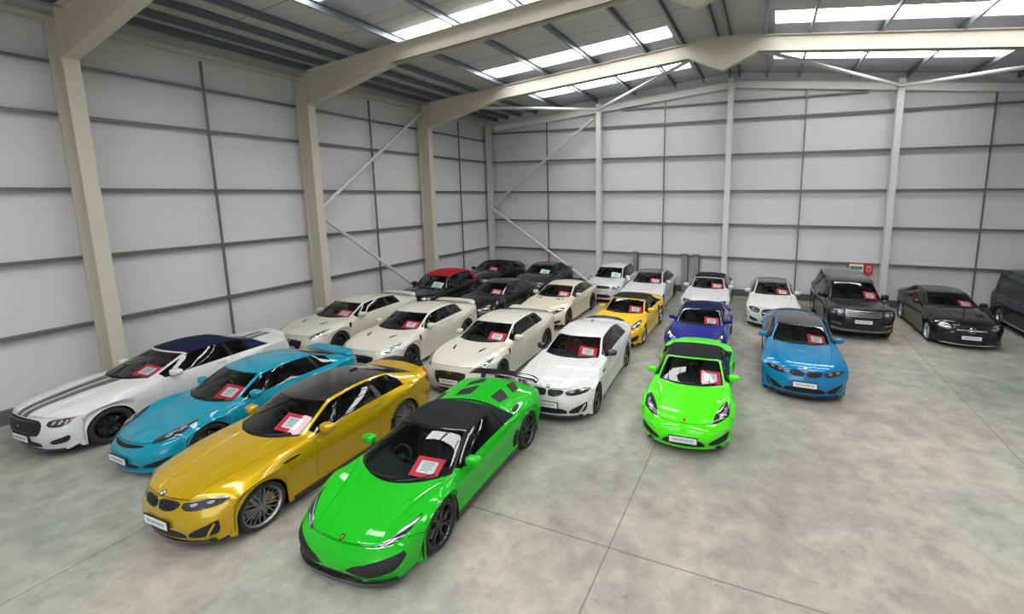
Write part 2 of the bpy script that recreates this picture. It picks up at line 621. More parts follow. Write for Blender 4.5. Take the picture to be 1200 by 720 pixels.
def add_wheels(root, sh, key, rimR, style, rimmat, calmat):
    sp = sh.sp; R = sp['tyre']; s = sh.s
    for xa, w, wy in ((s.fa, .235, sp['wy'][0]), (s.ra, sp.get('rw', .255), sp['wy'][2])):
        for sd in (1, -1):
            y = (wy - .022 - w / 2) * sd
            rz = 0 if sd > 0 else PI
            wl = link_mesh((key, 'rim', w), 'wheel', rim_mesh(rimR, w, style, rimmat), root, (xa, y, R), rz)
            link_mesh((key, 'tyre', w), 'tyre', tyre_mesh(R, rimR, w), wl, (0, 0, 0))
            link_mesh((key, 'disc', w), 'brake_disc', disc_mesh(rimR * .70), wl, (0, w * .02, 0))
            link_mesh((key, 'cal', w), 'brake_caliper', caliper_mesh(rimR * .70, calmat), wl, (0, w * .02, 0))

def add_underside(root, sh):
    """floor pan and wheel-arch liners"""
    s, sp = sh.s, sh.sp
    mb = MB()
    gc = sp['gc'] + .03; L = sp['L']; hw = sp['wy'][1] - .06; r = s.r + .012
    inn = sp['W'] / 2 - .34
    for x0, x1, w in ((s.fa + r, L / 2 - .22, hw - .12), (s.fa - r, s.fa + r, inn), (s.ra + r, s.fa - r, hw), (s.ra - r, s.ra + r, inn), (-L / 2 + .18, s.ra - r, hw - .08)):
        mb.box((x0, -w, gc), (x1, w, gc + .03))
    for xa, wy in ((s.fa, sp['wy'][0]), (s.ra, sp['wy'][2])):
        for sd in (1, -1):
            vs, fs = [], []
            n = 16
            for i in range(n + 1):
                a = PI * i / n
                for rr, y in ((r, wy - .03), (r, inn)):
                    vs.append((xa + rr * math.cos(a), y * sd, s.hz + rr * math.sin(a)))
            c = len(vs)
            vs += [(xa + r, (wy - .03) * sd, gc), (xa + r, inn * sd, gc), (xa - r, (wy - .03) * sd, gc), (xa - r, inn * sd, gc)]
            for i in range(n): fs.append((i * 2, i * 2 + 1, i * 2 + 3, i * 2 + 2))
            fs += [(0, 1, c + 1, c), (2 * n, 2 * n + 1, c + 3, c + 2)]
            fs.append(tuple([2 * i + 1 for i in range(n + 1)] + [c + 3, c + 1]))
            mb.add(vs, fs)
    return mb.build('underbody', M('underside'), root)

def add_interior(root, sh, seats=2, leather='leather_black', cabin=None):
    s, sp = sh.s, sh.sp
    xc = s.rows[2][4][0]            # cowl corner
    zc = s.rows[0][4][2]
    xr = s.rows[0][8][0]
    hw = sp['wy'][1] - .10
    gc = sp['gc'] + .06
    zb = s.rows[3][5][2]
    mb = MB()
    x1, x0 = xc + .02, max(xr + .1, s.ra + .25)
    if seats >= 4: x0 = s.ra + .2
    # tub: floor, firewall, sides, rear bulkhead and shelf
    mb.box((x0, -hw, gc), (x1, hw, gc + .02))
    mb.box((x1 - .02, -hw, gc), (x1, hw, zc - .12))
    mb.box((x0, hw - .02, gc), (x1, hw, zb - .05)); mb.box((x0, -hw, gc), (x1, -hw + .02, zb - .05))
    mb.box((x0 - .02, -hw, gc), (x0, hw, zb - .06)); mb.box((xr + .02, -hw + .05, zb - .08), (x0, hw - .05, zb - .06))
    mb.box((x0, -.10, gc), (x1 - .2, .10, gc + .22))
    mb.build('cabin_floor', M('dark_trim'), root)
    # dashboard
    xd = s.rows[0][4][0]
    vs, fs = [], []
    ny = 13
    for i in range(ny):
        y = -hw + 2 * hw * i / (ny - 1)
        k = (y / hw)**2
        zt = zc - .055 - .02 * k
        xf = xd - .06 - (xd - xc) * k
        hood = .045 * math.exp(-((y + .36) / .17)**2)
        for p in ((xf, y, zt - .25), (xf, y, zt), (xf - .22, y, zt + .005 + hood * .4), (xf - .42, y, zt - .01 + hood), (xf - .50, y, zt - .07), (xf - .46, y, zt - .26)): vs.append(p)
    for i in range(ny - 1):
        for k in range(6): fs.append((i * 6 + k, i * 6 + (k + 1) % 6, i * 6 + 6 + (k + 1) % 6, i * 6 + 6 + k))
    fs += [tuple(range(6)), tuple((ny - 1) * 6 + k for k in range(6))]
    MB().add(vs, fs).build('dashboard', M('leather_black'), root, smooth=40)
    # steering wheel (right-hand drive = -y)
    mb = MB()
    mb.lathe([(.185 + .016 * math.cos(a), .016 * math.sin(a)) for a in [2 * PI * i / 8 for i in range(8)]], 'x', 28, closed=True)
    mb.rbox((0, 0, 0), (.02, .06, .05), .6); mb.box((-.012, -.175, -.014), (.012, .175, .014)); mb.box((-.012, -.02, -.175), (.012, .02, 0))
    o = mb.build('steering_wheel', M('leather_black'), root, smooth=40)
    xs = xd - .62 - (xd - xc) * .2
    o.location = (xs, -.36, zc - .12); o.rotation_euler = (0, -.42, 0)
    # seats
    lm = M(leather)
    zt = s.rows[0][6][2]
    rows_ = [(xs - .62, 1.0)]
    if seats >= 4: rows_.append((xs - 1.38, .86))
    if seats == 3: rows_.append((xs - 1.25, .7))
    for xq, k in rows_:
        for y in (.37, -.37):
            o = empty('seat'); o.parent = root
            mb = MB()
            rot = Matrix.Rotation(-.28, 3, 'Y')
            mb.rbox((.22, 0, .0), (.27, .24, .075), .45)
            for q in (1, -1): mb.rbox((.2, .21 * q, .05), (.24, .045, .06), .6)
            mb.rbox((-.13, 0, .32), (.065, .235, .33 * k), .5, rot=rot)
            for q in (1, -1): mb.rbox((-.10, .2 * q, .28), (.075, .05, .24 * k), .6, rot=rot)
            mb.rbox((-.23, 0, .32 + .42 * k), (.045, .135, .10), .5, rot=rot)
            me = mb.build('seat', lm, root, smooth=50)
            bpy.data.objects.remove(o)
            me.location = (xq, y, min(gc + .22, zt - 1.0)); me.scale = (1, 1, 1)
    # inner lining of roof, pillars and doors
    ws = sh.winmask
    lin = sh.mask(lambda U, V: (U > 4.02) & (U < 8.1) & (abs(V) < 5.2)) & ~ws
    sh.part(lin, 'inner_lining', M('dark_trim'), root, off=-.03, gap=0, flange=0)
    # mirror inside
    P, Nr, tu, tv = sh.frame(4.78, 0)
    mb = MB(); mb.rbox((0, 0, 0), (.018, .11, .03), .5); mb.rod((0, 0, .02), (.03, 0, .07), .008)
    o = mb.build('rear_view_mirror', M('black_plastic'), root, smooth=40); o.location = P - Vector((.09, 0, .075))

def add_mirrors(root, sh, mat, u=4.42, v=2.95, size=(.075, .115, .072), stalk=.02, arm=None, dz=.03, dx=0.0):
    for sd in (1, -1):
        P, Nr, tu, tv = sh.frame(u, v * sd)
        c = P + Vector((dx, (stalk + size[1] * .6) * sd, size[2] * .6 + dz))
        m = MB()
        m.rbox((0, 0, 0), size, .6, 16, 12)
        m.v = [(x - max(0, -x) * .25 - .03 * (abs(y) / size[1]) * (1 if y * sd > 0 else 0), y, z * (1 - .18 * (1 if y * sd > 0 else -.2) * abs(y) / size[1])) for x, y, z in m.v]
        o = m.build('door_mirror', mat, root, smooth=50); o.location = c
        a = MB()
        b0 = P - c + Vector((0, -.02 * sd, -.015))
        a.beam(b0, (0.0, -.5 * size[1] * sd, -size[2] * .55), [(-.03, -.011), (.03, -.011), (.022, .011), (-.022, .011)])
        a.build('mirror_arm', arm or M('black_plastic'), o, smooth=30)
        g = MB(); g.rbox((-size[0] * 1.0, 0, 0), (.012, size[1] * .82, size[2] * .72), .5)
        g.build('mirror_glass', M('mirror_glass'), o, smooth=40)

def add_wipers(root, sh):
    for v0, v1, u1 in ((-.9, .25, 4.30), (.35, 1.45, 4.26)):
        pts = [(4.03, v0 if v0 < 0 else v0), (4.06 + (u1 - 4.06) * .35, v0 + (v1 - v0) * .45), (u1 * .2 + 4.1 * .8, v1)]
        uv = [(4.035, v0 + (v1 - v0) * f) for f in (0, .25, .5, .75, 1)]
        mb = MB()
        P = [Vector(sh.s.S([a + .10 * f], [b])[0]) + Vector(sh.s.N([a + .10 * f], [b])[0]) * .014 for (a, b), f in zip(uv, (0, .25, .5, .75, 1))]
        for a, b in zip(P, P[1:]): mb.beam(a, b, [(-.012, -.006), (.012, -.006), (.006, .012), (-.006, .012)])
        mb.build('wiper', M('black_plastic'), root)

def add_plate(root, sh, z, w=.50, h=.115, tilt=0.0, u=None, x=None, back='black_plastic'):
    """front number plate with rows of small dark strokes, too blurred to read"""
    if u is not None:
        P, Nr, tu, tv = sh.frame(u, 0); x = P.x; z = P.z
    o = MB().box((-.012, -w / 2 - .02, -h / 2 - .012), (.006, w / 2 + .02, h / 2 + .012)).build('number_plate', M(back), root)
    o.location = (x + .012, 0, z); o.rotation_euler = (0, tilt, 0)
    MB().box((.004, -w / 2, -h / 2), (.010, w / 2, h / 2)).build('plate_face', M('plate_white'), o)
    mb = MB(); rnd = random.Random(int(x * 1000))
    n = 8; cw = w * .80 / n
    for i in range(n):
        y0 = -w * .40 + i * cw
        for k in range(2):
            t = h * rnd.choice((.20, .24, .12)); a = y0 + cw * (.18 + .40 * k)
            mb.box((.008, a, -t), (.0112, a + cw * .16, h * .22))
        if i % 2: mb.box((.008, y0 + cw * .18, h * .12), (.0112, y0 + cw * .74, h * .20))
    mb.build('plate_marks', M('plate_ink'), o)
    return o

def add_handle(door, sh, u, v, sd, mat, l=.2):
    P, Nr, tu, tv = sh.frame(u, v * sd)
    mb = MB()
    f = tu if tu.x > 0 else -tu
    up = Nr.cross(f)
    rot = Matrix((f, Nr, up)).transposed()
    mb.rbox(P + Nr * .022, (l / 2, .010, .014), .5, rot=rot)
    for q in (-.38, .38): mb.rbox(P + Nr * .008 + f * l * q, (.02, .014, .012), .5, rot=rot)
    mb.build('door_handle', mat, door, smooth=40)

def disc_badge(root, sh, u, v, r, mats, name='badge', split=False, off=.004, scale=(1, 1)):
    P, Nr, tu, tv = sh.frame(u, v)
    if tu.z < 0 and tu.x > 0: tu = -tu
    def obj(nm, poly, z, mat, par):
        vs = [P + Nr * (off - .012) + tu * a * scale[0] + tv * b * scale[1] for a, b in poly] + [P + Nr * (off + z) + tu * a * scale[0] + tv * b * scale[1] for a, b in poly]
        n = len(poly)
        fs = [(i, (i + 1) % n, n + (i + 1) % n, n + i) for i in range(n)] + [tuple(range(n - 1, -1, -1)), tuple(range(n, 2 * n))]
        return MB().add(vs, fs).build(nm, mat, par, smooth=30)
    circ = lambda rr, n=24: [(rr * math.cos(2 * PI * i / n), rr * math.sin(2 * PI * i / n)) for i in range(n)]
    b = obj(name, circ(r), .004, mats[0], root)
    if split:
        obj('badge_ring', circ(r * .72), .0055, mats[1], b)
        for a0 in (0, PI):
            obj('badge_quarter', [(0, 0)] + [(r * .66 * math.cos(a0 + PI / 2 * i / 6), r * .66 * math.sin(a0 + PI / 2 * i / 6)) for i in range(7)], .007, mats[2], b)
    elif len(mats) > 1: obj('badge_centre', circ(r * .72), .0065, mats[1], b)
    return b

def shield_badge(root, sh, u, v, w, h, m0, m1, off=.003):
    P, Nr, tu, tv = sh.frame(u, v)
    if tu.x > 0: tu = -tu          # towards the screen = up
    def obj(nm, k, z, mat, par):
        poly = [(.5, -.42), (.5, .42), (.35, .5), (-.1, .46), (-.38, .25), (-.5, 0), (-.38, -.25), (-.1, -.46), (.35, -.5)]
        vs = [P + Nr * (off - .01) + tu * a * h * k + tv * b * w * k for a, b in poly] + [P + Nr * (off + z) + tu * a * h * k + tv * b * w * k for a, b in poly]
        n = len(poly)
        fs = [(i, (i + 1) % n, n + (i + 1) % n, n + i) for i in range(n)] + [tuple(range(n - 1, -1, -1)), tuple(range(n, 2 * n))]
        return MB().add(vs, fs).build(nm, mat, par)
    b = obj('badge', 1, .003, m0, root)
    obj('badge_centre', .72, .0045, m1, b)

# ------------------------------------------------------------------ whole car
def build_car(name, key, sp, col, roofmat=None, loc=(0, 0), yaw=-PI / 2, wheel=('twin5', 'alloy_black'), caliper='gloss_black', leather='leather_black', mirrormat=None, trim='gloss_black'):
    root = empty(name, (loc[0], loc[1], 0), yaw)
    o = sp.get('opt', {})
    soft = o.get('soft')                       # material of a fabric roof
    w0, w1 = o.get('side', (4.22, 7.55)); bp = o.get('bpillar', 5.95)
    d0, d1 = o.get('door', (4.12, 6.1))
    vr, vb, vs_ = 2.13, o.get('belt', 2.93), 5.45
    hv = o.get('hoodv', 2.0); hu = o.get('hood', (2.0, 3.93)); bu = o.get('boot', (8.04, 9.0))
    ucuts = [hu[0], hu[1], 4.0, 4.08, 4.94, 5.0, 5.08, w0, w1, bp - .06, bp + .06, d0, d1, 7.0, 7.08, 7.9, bu[0], bu[1], o.get('bumper', 1.98), 10.0]
    if soft: ucuts += [o.get('softside', 6.75), o.get('softend', 7.97)]
    vcuts = [hv, 1.86, 2.0, vr, vb, vs_, 3.0, 1.2]
    if o.get('door2'): ucuts += list(o['door2'])
    sh = Shell(sp, [u for u in ucuts if u is not None], vcuts)
    A = abs
    win = {}
    win['windscreen'] = sh.mask(lambda U, V: (U > 4.08) & (U < 4.94) & (A(V) < 1.86))
    if soft: win['rear_window'] = sh.mask(lambda U, V: (U > 7.08) & (U < 7.9) & (A(V) < 1.2))
    else: win['rear_window'] = sh.mask(lambda U, V: (U > 7.08) & (U < 7.9) & (A(V) < 1.86))
    if o.get('no_rear'): win.pop('rear_window')
    se = o.get('softside', 6.75) if soft else w1
    sides = []
    for sd in (1, -1):
        sides.append(sh.mask(lambda U, V: (U > w0) & (U < min(bp - .06, se)) & (V * sd > vr) & (V * sd < vb)))
        if bp + .06 < se: sides.append(sh.mask(lambda U, V: (U > bp + .06) & (U < se) & (V * sd > vr) & (V * sd < vb)))
        if o.get('side3'):
            a, b = o['side3']
    allwin = np.zeros_like(sides[0])
    for m in list(win.values()) + sides: allwin |= m
    sh.winmask = allwin
    used = allwin.copy()
    P = {}
    def take(nm, mask, mat, par=root, **k):
        nonlocal used
        mask = mask & ~used; used = used | mask
        P[nm] = sh.part(mask, nm.split('#')[0], mat, par, **k)
        return P[nm]
    if soft:
        end = o.get('softend', 7.97)
        take('soft_top', sh.mask(lambda U, V: ((U > 5.08) & (U < end) & (A(V) < 2.13)) | ((U > se) & (U < end) & (A(V) < vb) & (A(V) > 2.0))), soft, off=.006, gap=.002)
        if not o.get('dark_frame'): take('screen_frame', sh.mask(lambda U, V: (U > 4.94) & (U < 5.08) & (A(V) < 2.13)), col)
    elif roofmat is not None:
        take('roof', sh.mask(lambda U, V: (U > 4.94) & (U < 7.08) & (A(V) < 1.86)), roofmat)
    if o.get('dark_bpillar', 1) and bp + .06 < se:
        for sd in (1, -1):
            take('centre_pillar#%d' % sd, sh.mask(lambda U, V: (U > bp - .06) & (U < bp + .06) & (V * sd > vr) & (V * sd < vb)), M('gloss_black'), gap=0, off=-.003, flange=0)
    if o.get('dark_frame'):
        take('screen_frame', sh.mask(lambda U, V: (U > 4.0) & (U < 5.08) & (A(V) < vr)), M('gloss_black'), gap=.001)
    take('cowl', sh.mask(lambda U, V: (U > hu[1]) & (U < 4.08) & (A(V) < 1.9)), M('black_plastic'), off=-.006)
    take('bonnet', sh.mask(lambda U, V: (U > hu[0]) & (U < hu[1]) & (A(V) < hv)), col)
    if bu[1] > bu[0]: take('boot_lid', sh.mask(lambda U, V: (U > bu[0]) & (U < bu[1]) & (A(V) < 2.0)), col)
    for sd in (1, -1):
        d = take('door#%d' % sd, sh.mask(lambda U, V: (U > d0) & (U < d1) & (V * sd > vb) & (V * sd < vs_)), col)
        add_handle(d, sh, d1 - .32, o.get('handlev', 3.35), sd, o.get('handlemat') or col)
        if o.get('door2'):
            e0, e1 = o['door2']
            d = take('door#2%d' % sd, sh.mask(lambda U, V: (U > e0) & (U < e1) & (V * sd > vb) & (V * sd < vs_)), col)
            add_handle(d, sh, e1 - .35, o.get('handlev', 3.35), sd, o.get('handlemat') or col)
        if o.get('sill'):
            take('side_skirt#%d' % sd, sh.mask(lambda U, V: (U > 3.4) & (U < 7.2) & (V * sd > vs_)), M(o['sill']))
    bmp = o.get('bumper', 1.98)
    take('front_bumper', sh.mask(lambda U, V: (U < bmp)), col)
    take('rear_bumper', sh.mask(lambda U, V: (U > 10.0)), col)
    if o.get('sill'):
        take('front_wings', sh.mask(lambda U, V: U < d0), col)
        take('rear_body', sh.mask(lambda U, V: U > o.get('softend', 7.0)), col)
        for sd in (1, -1): take('mirror_base#%d' % sd, sh.mask(lambda U, V: (V * sd > 0) & (U < 5.2)), col); take('side_frame#%d' % sd, sh.mask(lambda U, V: V * sd > 0), col)
    take('body', np.ones_like(used), col)
    for k, m in win.items(): sh.part(m, k, M('screen_glass') if k == 'windscreen' else M('side_glass'), root, off=-.004, gap=.001, flange=.006)
    for m in sides: sh.part(m, 'side_window', M('side_glass'), root, off=-.004, gap=.001, flange=.006)
    # dark seals round the screens
    def ring(u0, u1, vv, nm):
        for pts in ([(u0, -vv), (u0, vv)], [(u1, -vv), (u1, vv)], [(u0, vv), (u1, vv)], [(u0, -vv), (u1, -vv)]):
            pass
    add_underside(root, sh)
    add_wheels(root, sh, key, o.get('rim', .25), wheel[0], M(wheel[1]), M(caliper))
    add_interior(root, sh, o.get('seats', 4), leather)
    add_mirrors(root, sh, mirrormat or col, **o.get('mirror', {}))
    add_wipers(root, sh)
    DETAILS[sp['type']](root, sh, col, trim)
    return root, sh

DETAILS = {}
# ------------------------------------------------------------------ shapes of the different cars (x forward, metres)
T = {}
T['m4'] = dict(type='m4', L=4.671, W=1.87, wb=2.812, fo=.80, r=.372, gc=.14, tyre=.335, wy=(.925, .905, .935), wz=(.80, .76, .82), nosezz=.70,
 C=[(2.26,.15),(2.335,.44),(2.25,.775),(1.62,0.935),(1.02,1.005),(0.3,1.325),(-0.35,1.385),(-1.02,1.335),(-1.8,1.1),(-2.25,1.08),(-2.33,.62),(-2.25,.22)],
 R=[(2.19,.46,.15),(2.28,.46,.44),(2.17,.46,.765),(1.55,0.62,0.915),(0.74,0.715,0.975),(0.14,0.585,1.285),(-0.48,0.575,1.335),(-1.1,0.56,1.28),(-1.82,.66,1.05),(-2.16,.62,1.04),(-2.25,.62,.62),(-2.18,.62,.22)],
 B=[(2.03,.76,.16),(2.08,.80,.46),(1.94,.82,.745),(1.5,0.865,0.86),(0.7,0.85,0.94),(0.12,0.84,0.96),(-0.55,0.84,0.975),(-1.2,0.86,0.99),(-1.75,.85,.985),(-2.08,.79,.98),(-2.12,.80,.62),(-2.06,.80,.22)],
 opt=dict(seats=4, door=(4.10, 6.35), side=(4.24, 7.26), bpillar=6.25, belt=2.88, rim=.262, hood=(2.02, 3.93)))
T['gtr'] = dict(type='gtr', L=4.67, W=1.895, wb=2.78, fo=.95, r=.378, gc=.13, tyre=.35, wy=(.935, .895, .945), wz=(.82, .76, .84), nosezz=.70, tuck=.02,
 C=[(2.26,.13),(2.335,.42),(2.24,.765),(1.62,0.925),(1.08,1.0),(0.26,1.32),(-0.38,1.372),(-1.05,1.33),(-1.95,1.10),(-2.25,1.075),(-2.33,.62),(-2.25,.22)],
 R=[(2.21,.48,.13),(2.28,.48,.42),(2.18,.48,.755),(1.55,0.64,0.92),(0.8,0.72,0.98),(0.14,0.6,1.28),(-0.5,0.595,1.33),(-1.12,0.575,1.28),(-1.90,.68,1.06),(-2.18,.66,1.05),(-2.27,.66,.62),(-2.2,.66,.22)],
 B=[(2.06,.80,.15),(2.11,.83,.45),(1.96,.83,.75),(1.48,0.87,0.885),(0.74,0.85,0.94),(0.12,0.84,0.96),(-0.55,0.84,0.975),(-1.2,.86,.995),(-1.8,.87,1.0),(-2.1,.83,.99),(-2.14,.84,.62),(-2.08,.84,.22)],
 opt=dict(seats=4, door=(4.10, 6.2), side=(4.24, 7.12), bpillar=6.25, belt=2.84, rim=.265))
T['cayman'] = dict(type='porsche', L=4.40, W=1.801, wb=2.475, fo=.93, r=.362, gc=.125, tyre=.335, wy=(.885, .86, .905), wz=(.74, .70, .78), nosez=.42, nosezz=.58,
 C=[(2.12,.13),(2.195,.36),(2.06,.60),(1.44,0.765),(0.96,0.875),(0.27,1.225),(-0.32,1.285),(-0.92,1.24),(-1.72,.99),(-2.10,.925),(-2.19,.56),(-2.1,.22)],
 R=[(2.03,.46,.13),(2.12,.46,.36),(1.97,.46,.60),(1.38,0.55,0.76),(0.72,0.7,0.862),(0.16,0.575,1.185),(-0.42,0.565,1.235),(-0.98,0.535,1.19),(-1.68,.64,.94),(-2.0,.6,.90),(-2.1,.62,.56),(-2.03,.62,.22)],
 B=[(1.82,.74,.14),(1.86,.79,.42),(1.70,.80,.66),(1.32,0.8,0.82),(0.66,0.795,0.842),(0.12,0.8,0.87),(-0.45,0.8,0.885),(-1.05,.83,.91),(-1.62,.84,.89),(-1.92,.79,.84),(-1.97,.80,.56),(-1.92,.78,.22)],
 rt=.6, opt=dict(seats=2, door=(4.12, 6.35), side=(4.24, 7.40), bpillar=6.7, rim=.258, mirror=dict(size=(.07,.11,.068))))
import copy
T['boxster'] = copy.deepcopy(T['cayman'])
T['boxster'].update(C=T['cayman']['C'][:5] + [(.27,1.22),(-.28,1.272),(-.80,1.21),(-1.26,.97),(-2.06,.89),(-2.19,.56),(-2.1,.22)],
 R=T['cayman']['R'][:5] + [(.16,.58,1.18),(-.36,.575,1.22),(-.84,.55,1.16),(-1.23,.63,.93),(-1.98,.60,.87),(-2.1,.62,.56),(-2.03,.62,.22)],
 B=T['cayman']['B'][:5] + [(.12,.80,.87),(-.40,.80,.885),(-.85,.815,.90),(-1.25,.84,.90),(-1.90,.79,.83),(-1.97,.80,.56),(-1.92,.78,.22)])
T['boxster']['opt'] = dict(T['cayman']['opt'], side=(4.24, 7.3), softside=6.9, softend=7.98, door=(4.12, 6.75), bpillar=9)
T['hur'] = dict(type='hur', L=4.46, W=1.924, wb=2.62, fo=.94, r=.368, gc=.11, tyre=.345, wy=(.945, .90, .962), wz=(.745, .66, .80), nosez=.36, nosezz=.54, tuck=.05,
 C=[(2.17,.11),(2.23,.26),(2.1,0.51),(1.66,0.685),(1.28,0.8),(0.32,1.125),(-0.18,1.165),(-.58,1.135),(-.92,1.01),(-2.05,.955),(-2.20,.56),(-2.08,.25)],
 R=[(2.13,.50,.11),(2.18,.50,.28),(2.04,.50,.52),(1.58,0.58,0.69),(0.9,0.8,0.825),(0.2,0.605,1.085),(-0.28,0.6,1.12),(-.60,.58,1.08),(-.84,.66,.95),(-1.98,.60,.93),(-2.13,.66,.56),(-2.02,.66,.25)],
 B=[(1.96,.80,.12),(1.99,.84,.34),(1.84,.83,.585),(1.42,0.85,0.76),(0.8,0.85,0.8),(0.18,0.84,0.82),(-0.3,0.84,0.83),(-.62,.85,.85),(-.88,.87,.875),(-1.93,.85,.88),(-2.04,.86,.56),(-1.95,.84,.25)],
 rt=.5, opt=dict(seats=2, door=(4.08, 6.7), side=(4.22, 7.3), softside=6.7, softend=7.98, bpillar=9, rim=.268, sill='gloss_black', hood=(2.04, 3.95), boot=(8.1, 9.0), no_rear=False,
  mirror=dict(u=4.36, v=2.95, size=(.07,.12,.065), stalk=.07, dz=.05), dark_frame=True, handlemat=None))
T['mustang'] = dict(type='mustang', L=4.784, W=1.916, wb=2.72, fo=.86, r=.38, gc=.15, tyre=.35, wy=(.94, .92, .955), wz=(.84, .78, .84), nosezz=.76,
 C=[(2.31,.16),(2.39,.45),(2.33,.81),(1.7,0.97),(1.06,1.03),(0.2,1.335),(-0.38,1.375),(-0.98,1.31),(-1.62,1.06),(-2.28,1.035),(-2.38,.64),(-2.28,.25)],
 R=[(2.26,.52,.16),(2.33,.52,.45),(2.26,.52,.80),(1.62,0.62,0.955),(0.76,0.735,1.0),(0.05,0.6,1.285),(-0.5,0.595,1.32),(-1.04,0.58,1.26),(-1.6,.66,1.02),(-2.2,.66,1.0),(-2.31,.66,.64),(-2.2,.66,.25)],
 B=[(2.10,.80,.17),(2.15,.84,.47),(2.03,.85,.765),(1.55,0.885,0.89),(0.7,0.87,0.95),(0.05,0.865,0.965),(-0.55,0.865,0.975),(-1.1,.87,.99),(-1.6,.88,1.0),(-2.1,.83,.96),(-2.17,.84,.64),(-2.1,.82,.25)],
 opt=dict(seats=4, door=(4.12, 6.3), side=(4.24, 7.3), softside=7.1, softend=7.98, bpillar=6.3, rim=.258, hood=(2.05, 3.93)))
T['xkr'] = dict(type='xkr', L=4.79, W=1.892, wb=2.752, fo=.92, r=.378, gc=.14, tyre=.345, wy=(.925, .90, .945), wz=(.78, .73, .83), nosez=.42, nosezz=.62,
 C=[(2.30,.15),(2.395,.40),(2.26,.66),(1.62,0.875),(1.08,0.975),(0.2,1.285),(-0.42,1.325),(-1.08,1.27),(-1.95,1.00),(-2.28,.975),(-2.38,.6),(-2.28,.22)],
 R=[(2.22,.42,.15),(2.30,.42,.40),(2.15,.44,.65),(1.55,0.6,0.855),(0.8,0.715,0.95),(0.06,0.578,1.235),(-0.54,0.575,1.275),(-1.12,0.55,1.215),(-1.92,.64,.97),(-2.2,.6,.945),(-2.3,.62,.6),(-2.2,.62,.22)],
 B=[(1.99,.74,.16),(2.03,.80,.44),(1.86,.81,.67),(1.48,0.855,0.825),(0.74,0.845,0.905),(0.05,0.835,0.93),(-0.58,0.835,0.945),(-1.2,.85,.965),(-1.85,.86,.94),(-2.12,.79,.90),(-2.18,.8,.6),(-2.1,.78,.22)],
 rt=.6, opt=dict(seats=4, door=(4.12, 6.4), side=(4.24, 7.5), bpillar=6.35, rim=.262, leather='leather_tan'))
T['merc'] = dict(type='merc', L=4.70, W=1.81, wb=2.84, fo=.82, r=.362, gc=.14, tyre=.33, wy=(.90, .885, .91), wz=(.80, .76, .81), nosezz=.70,
 C=[(2.28,.15),(2.35,.44),(2.26,.79),(1.6,0.95),(1.0,1.02),(0.28,1.355),(-0.38,1.405),(-1.1,1.355),(-1.9,1.10),(-2.25,1.06),(-2.34,.62),(-2.25,.24)],
 R=[(2.21,.46,.15),(2.29,.46,.44),(2.19,.46,.78),(1.52,0.6,0.93),(0.76,0.685,0.99),(0.14,0.568,1.31),(-0.5,0.56,1.355),(-1.16,0.55,1.305),(-1.86,.64,1.05),(-2.16,.6,1.02),(-2.26,.6,.62),(-2.18,.6,.24)],
 B=[(2.05,.74,.16),(2.10,.78,.46),(1.95,.79,.75),(1.48,0.83,0.865),(0.72,0.825,0.95),(0.12,0.82,0.97),(-0.55,0.82,0.98),(-1.25,.83,.99),(-1.8,.83,.97),(-2.1,.78,.95),(-2.14,.79,.62),(-2.06,.78,.24)],
 opt=dict(seats=4, door=(4.12, 6.3), side=(4.24, 7.55), bpillar=6.25, rim=.252))
T['sedan'] = copy.deepcopy(T['merc'])
T['sedan']['opt'] = dict(T['merc']['opt'], door=(4.12, 5.75), door2=(5.75, 7.0), bpillar=5.75)
T['rr'] = dict(type='rr', L=4.87, W=2.03, wb=2.923, fo=.86, r=.42, gc=.25, tyre=.392, wy=(.985, .965, .985), wz=(.98, .93, .98), nosez=.62, nosezz=.92,
 C=[(2.33,.27),(2.43,.62),(2.34,1.045),(1.86,1.12),(1.42,1.155),(0.72,1.7),(-0.3,1.785),(-1.90,1.725),(-2.22,1.22),(-2.36,1.10),(-2.42,.75),(-2.34,.36)],
 R=[(2.27,.55,.27),(2.37,.55,.62),(2.28,.56,1.035),(1.8,0.72,1.105),(1.15,0.8,1.135),(0.55,0.655,1.665),(-0.4,0.655,1.74),(-1.86,.635,1.68),(-2.16,.70,1.20),(-2.30,.7,1.09),(-2.37,.7,.75),(-2.28,.7,.36)],
 B=[(2.14,.84,.28),(2.20,.89,.64),(2.10,.90,.99),(1.66,0.93,1.07),(1.06,0.93,1.095),(0.35,0.925,1.11),(-0.6,0.92,1.13),(-1.75,.915,1.15),(-2.08,.88,1.15),(-2.2,.86,1.08),(-2.26,.88,.75),(-2.18,.86,.36)],
 rt=.35, bt=.3, opt=dict(seats=4, door=(4.10, 5.75), door2=(5.75, 6.75), side=(4.2, 7.72), bpillar=5.75, rim=.285, handlev=3.4, mirror=dict(size=(.085,.12,.10), u=4.42)))
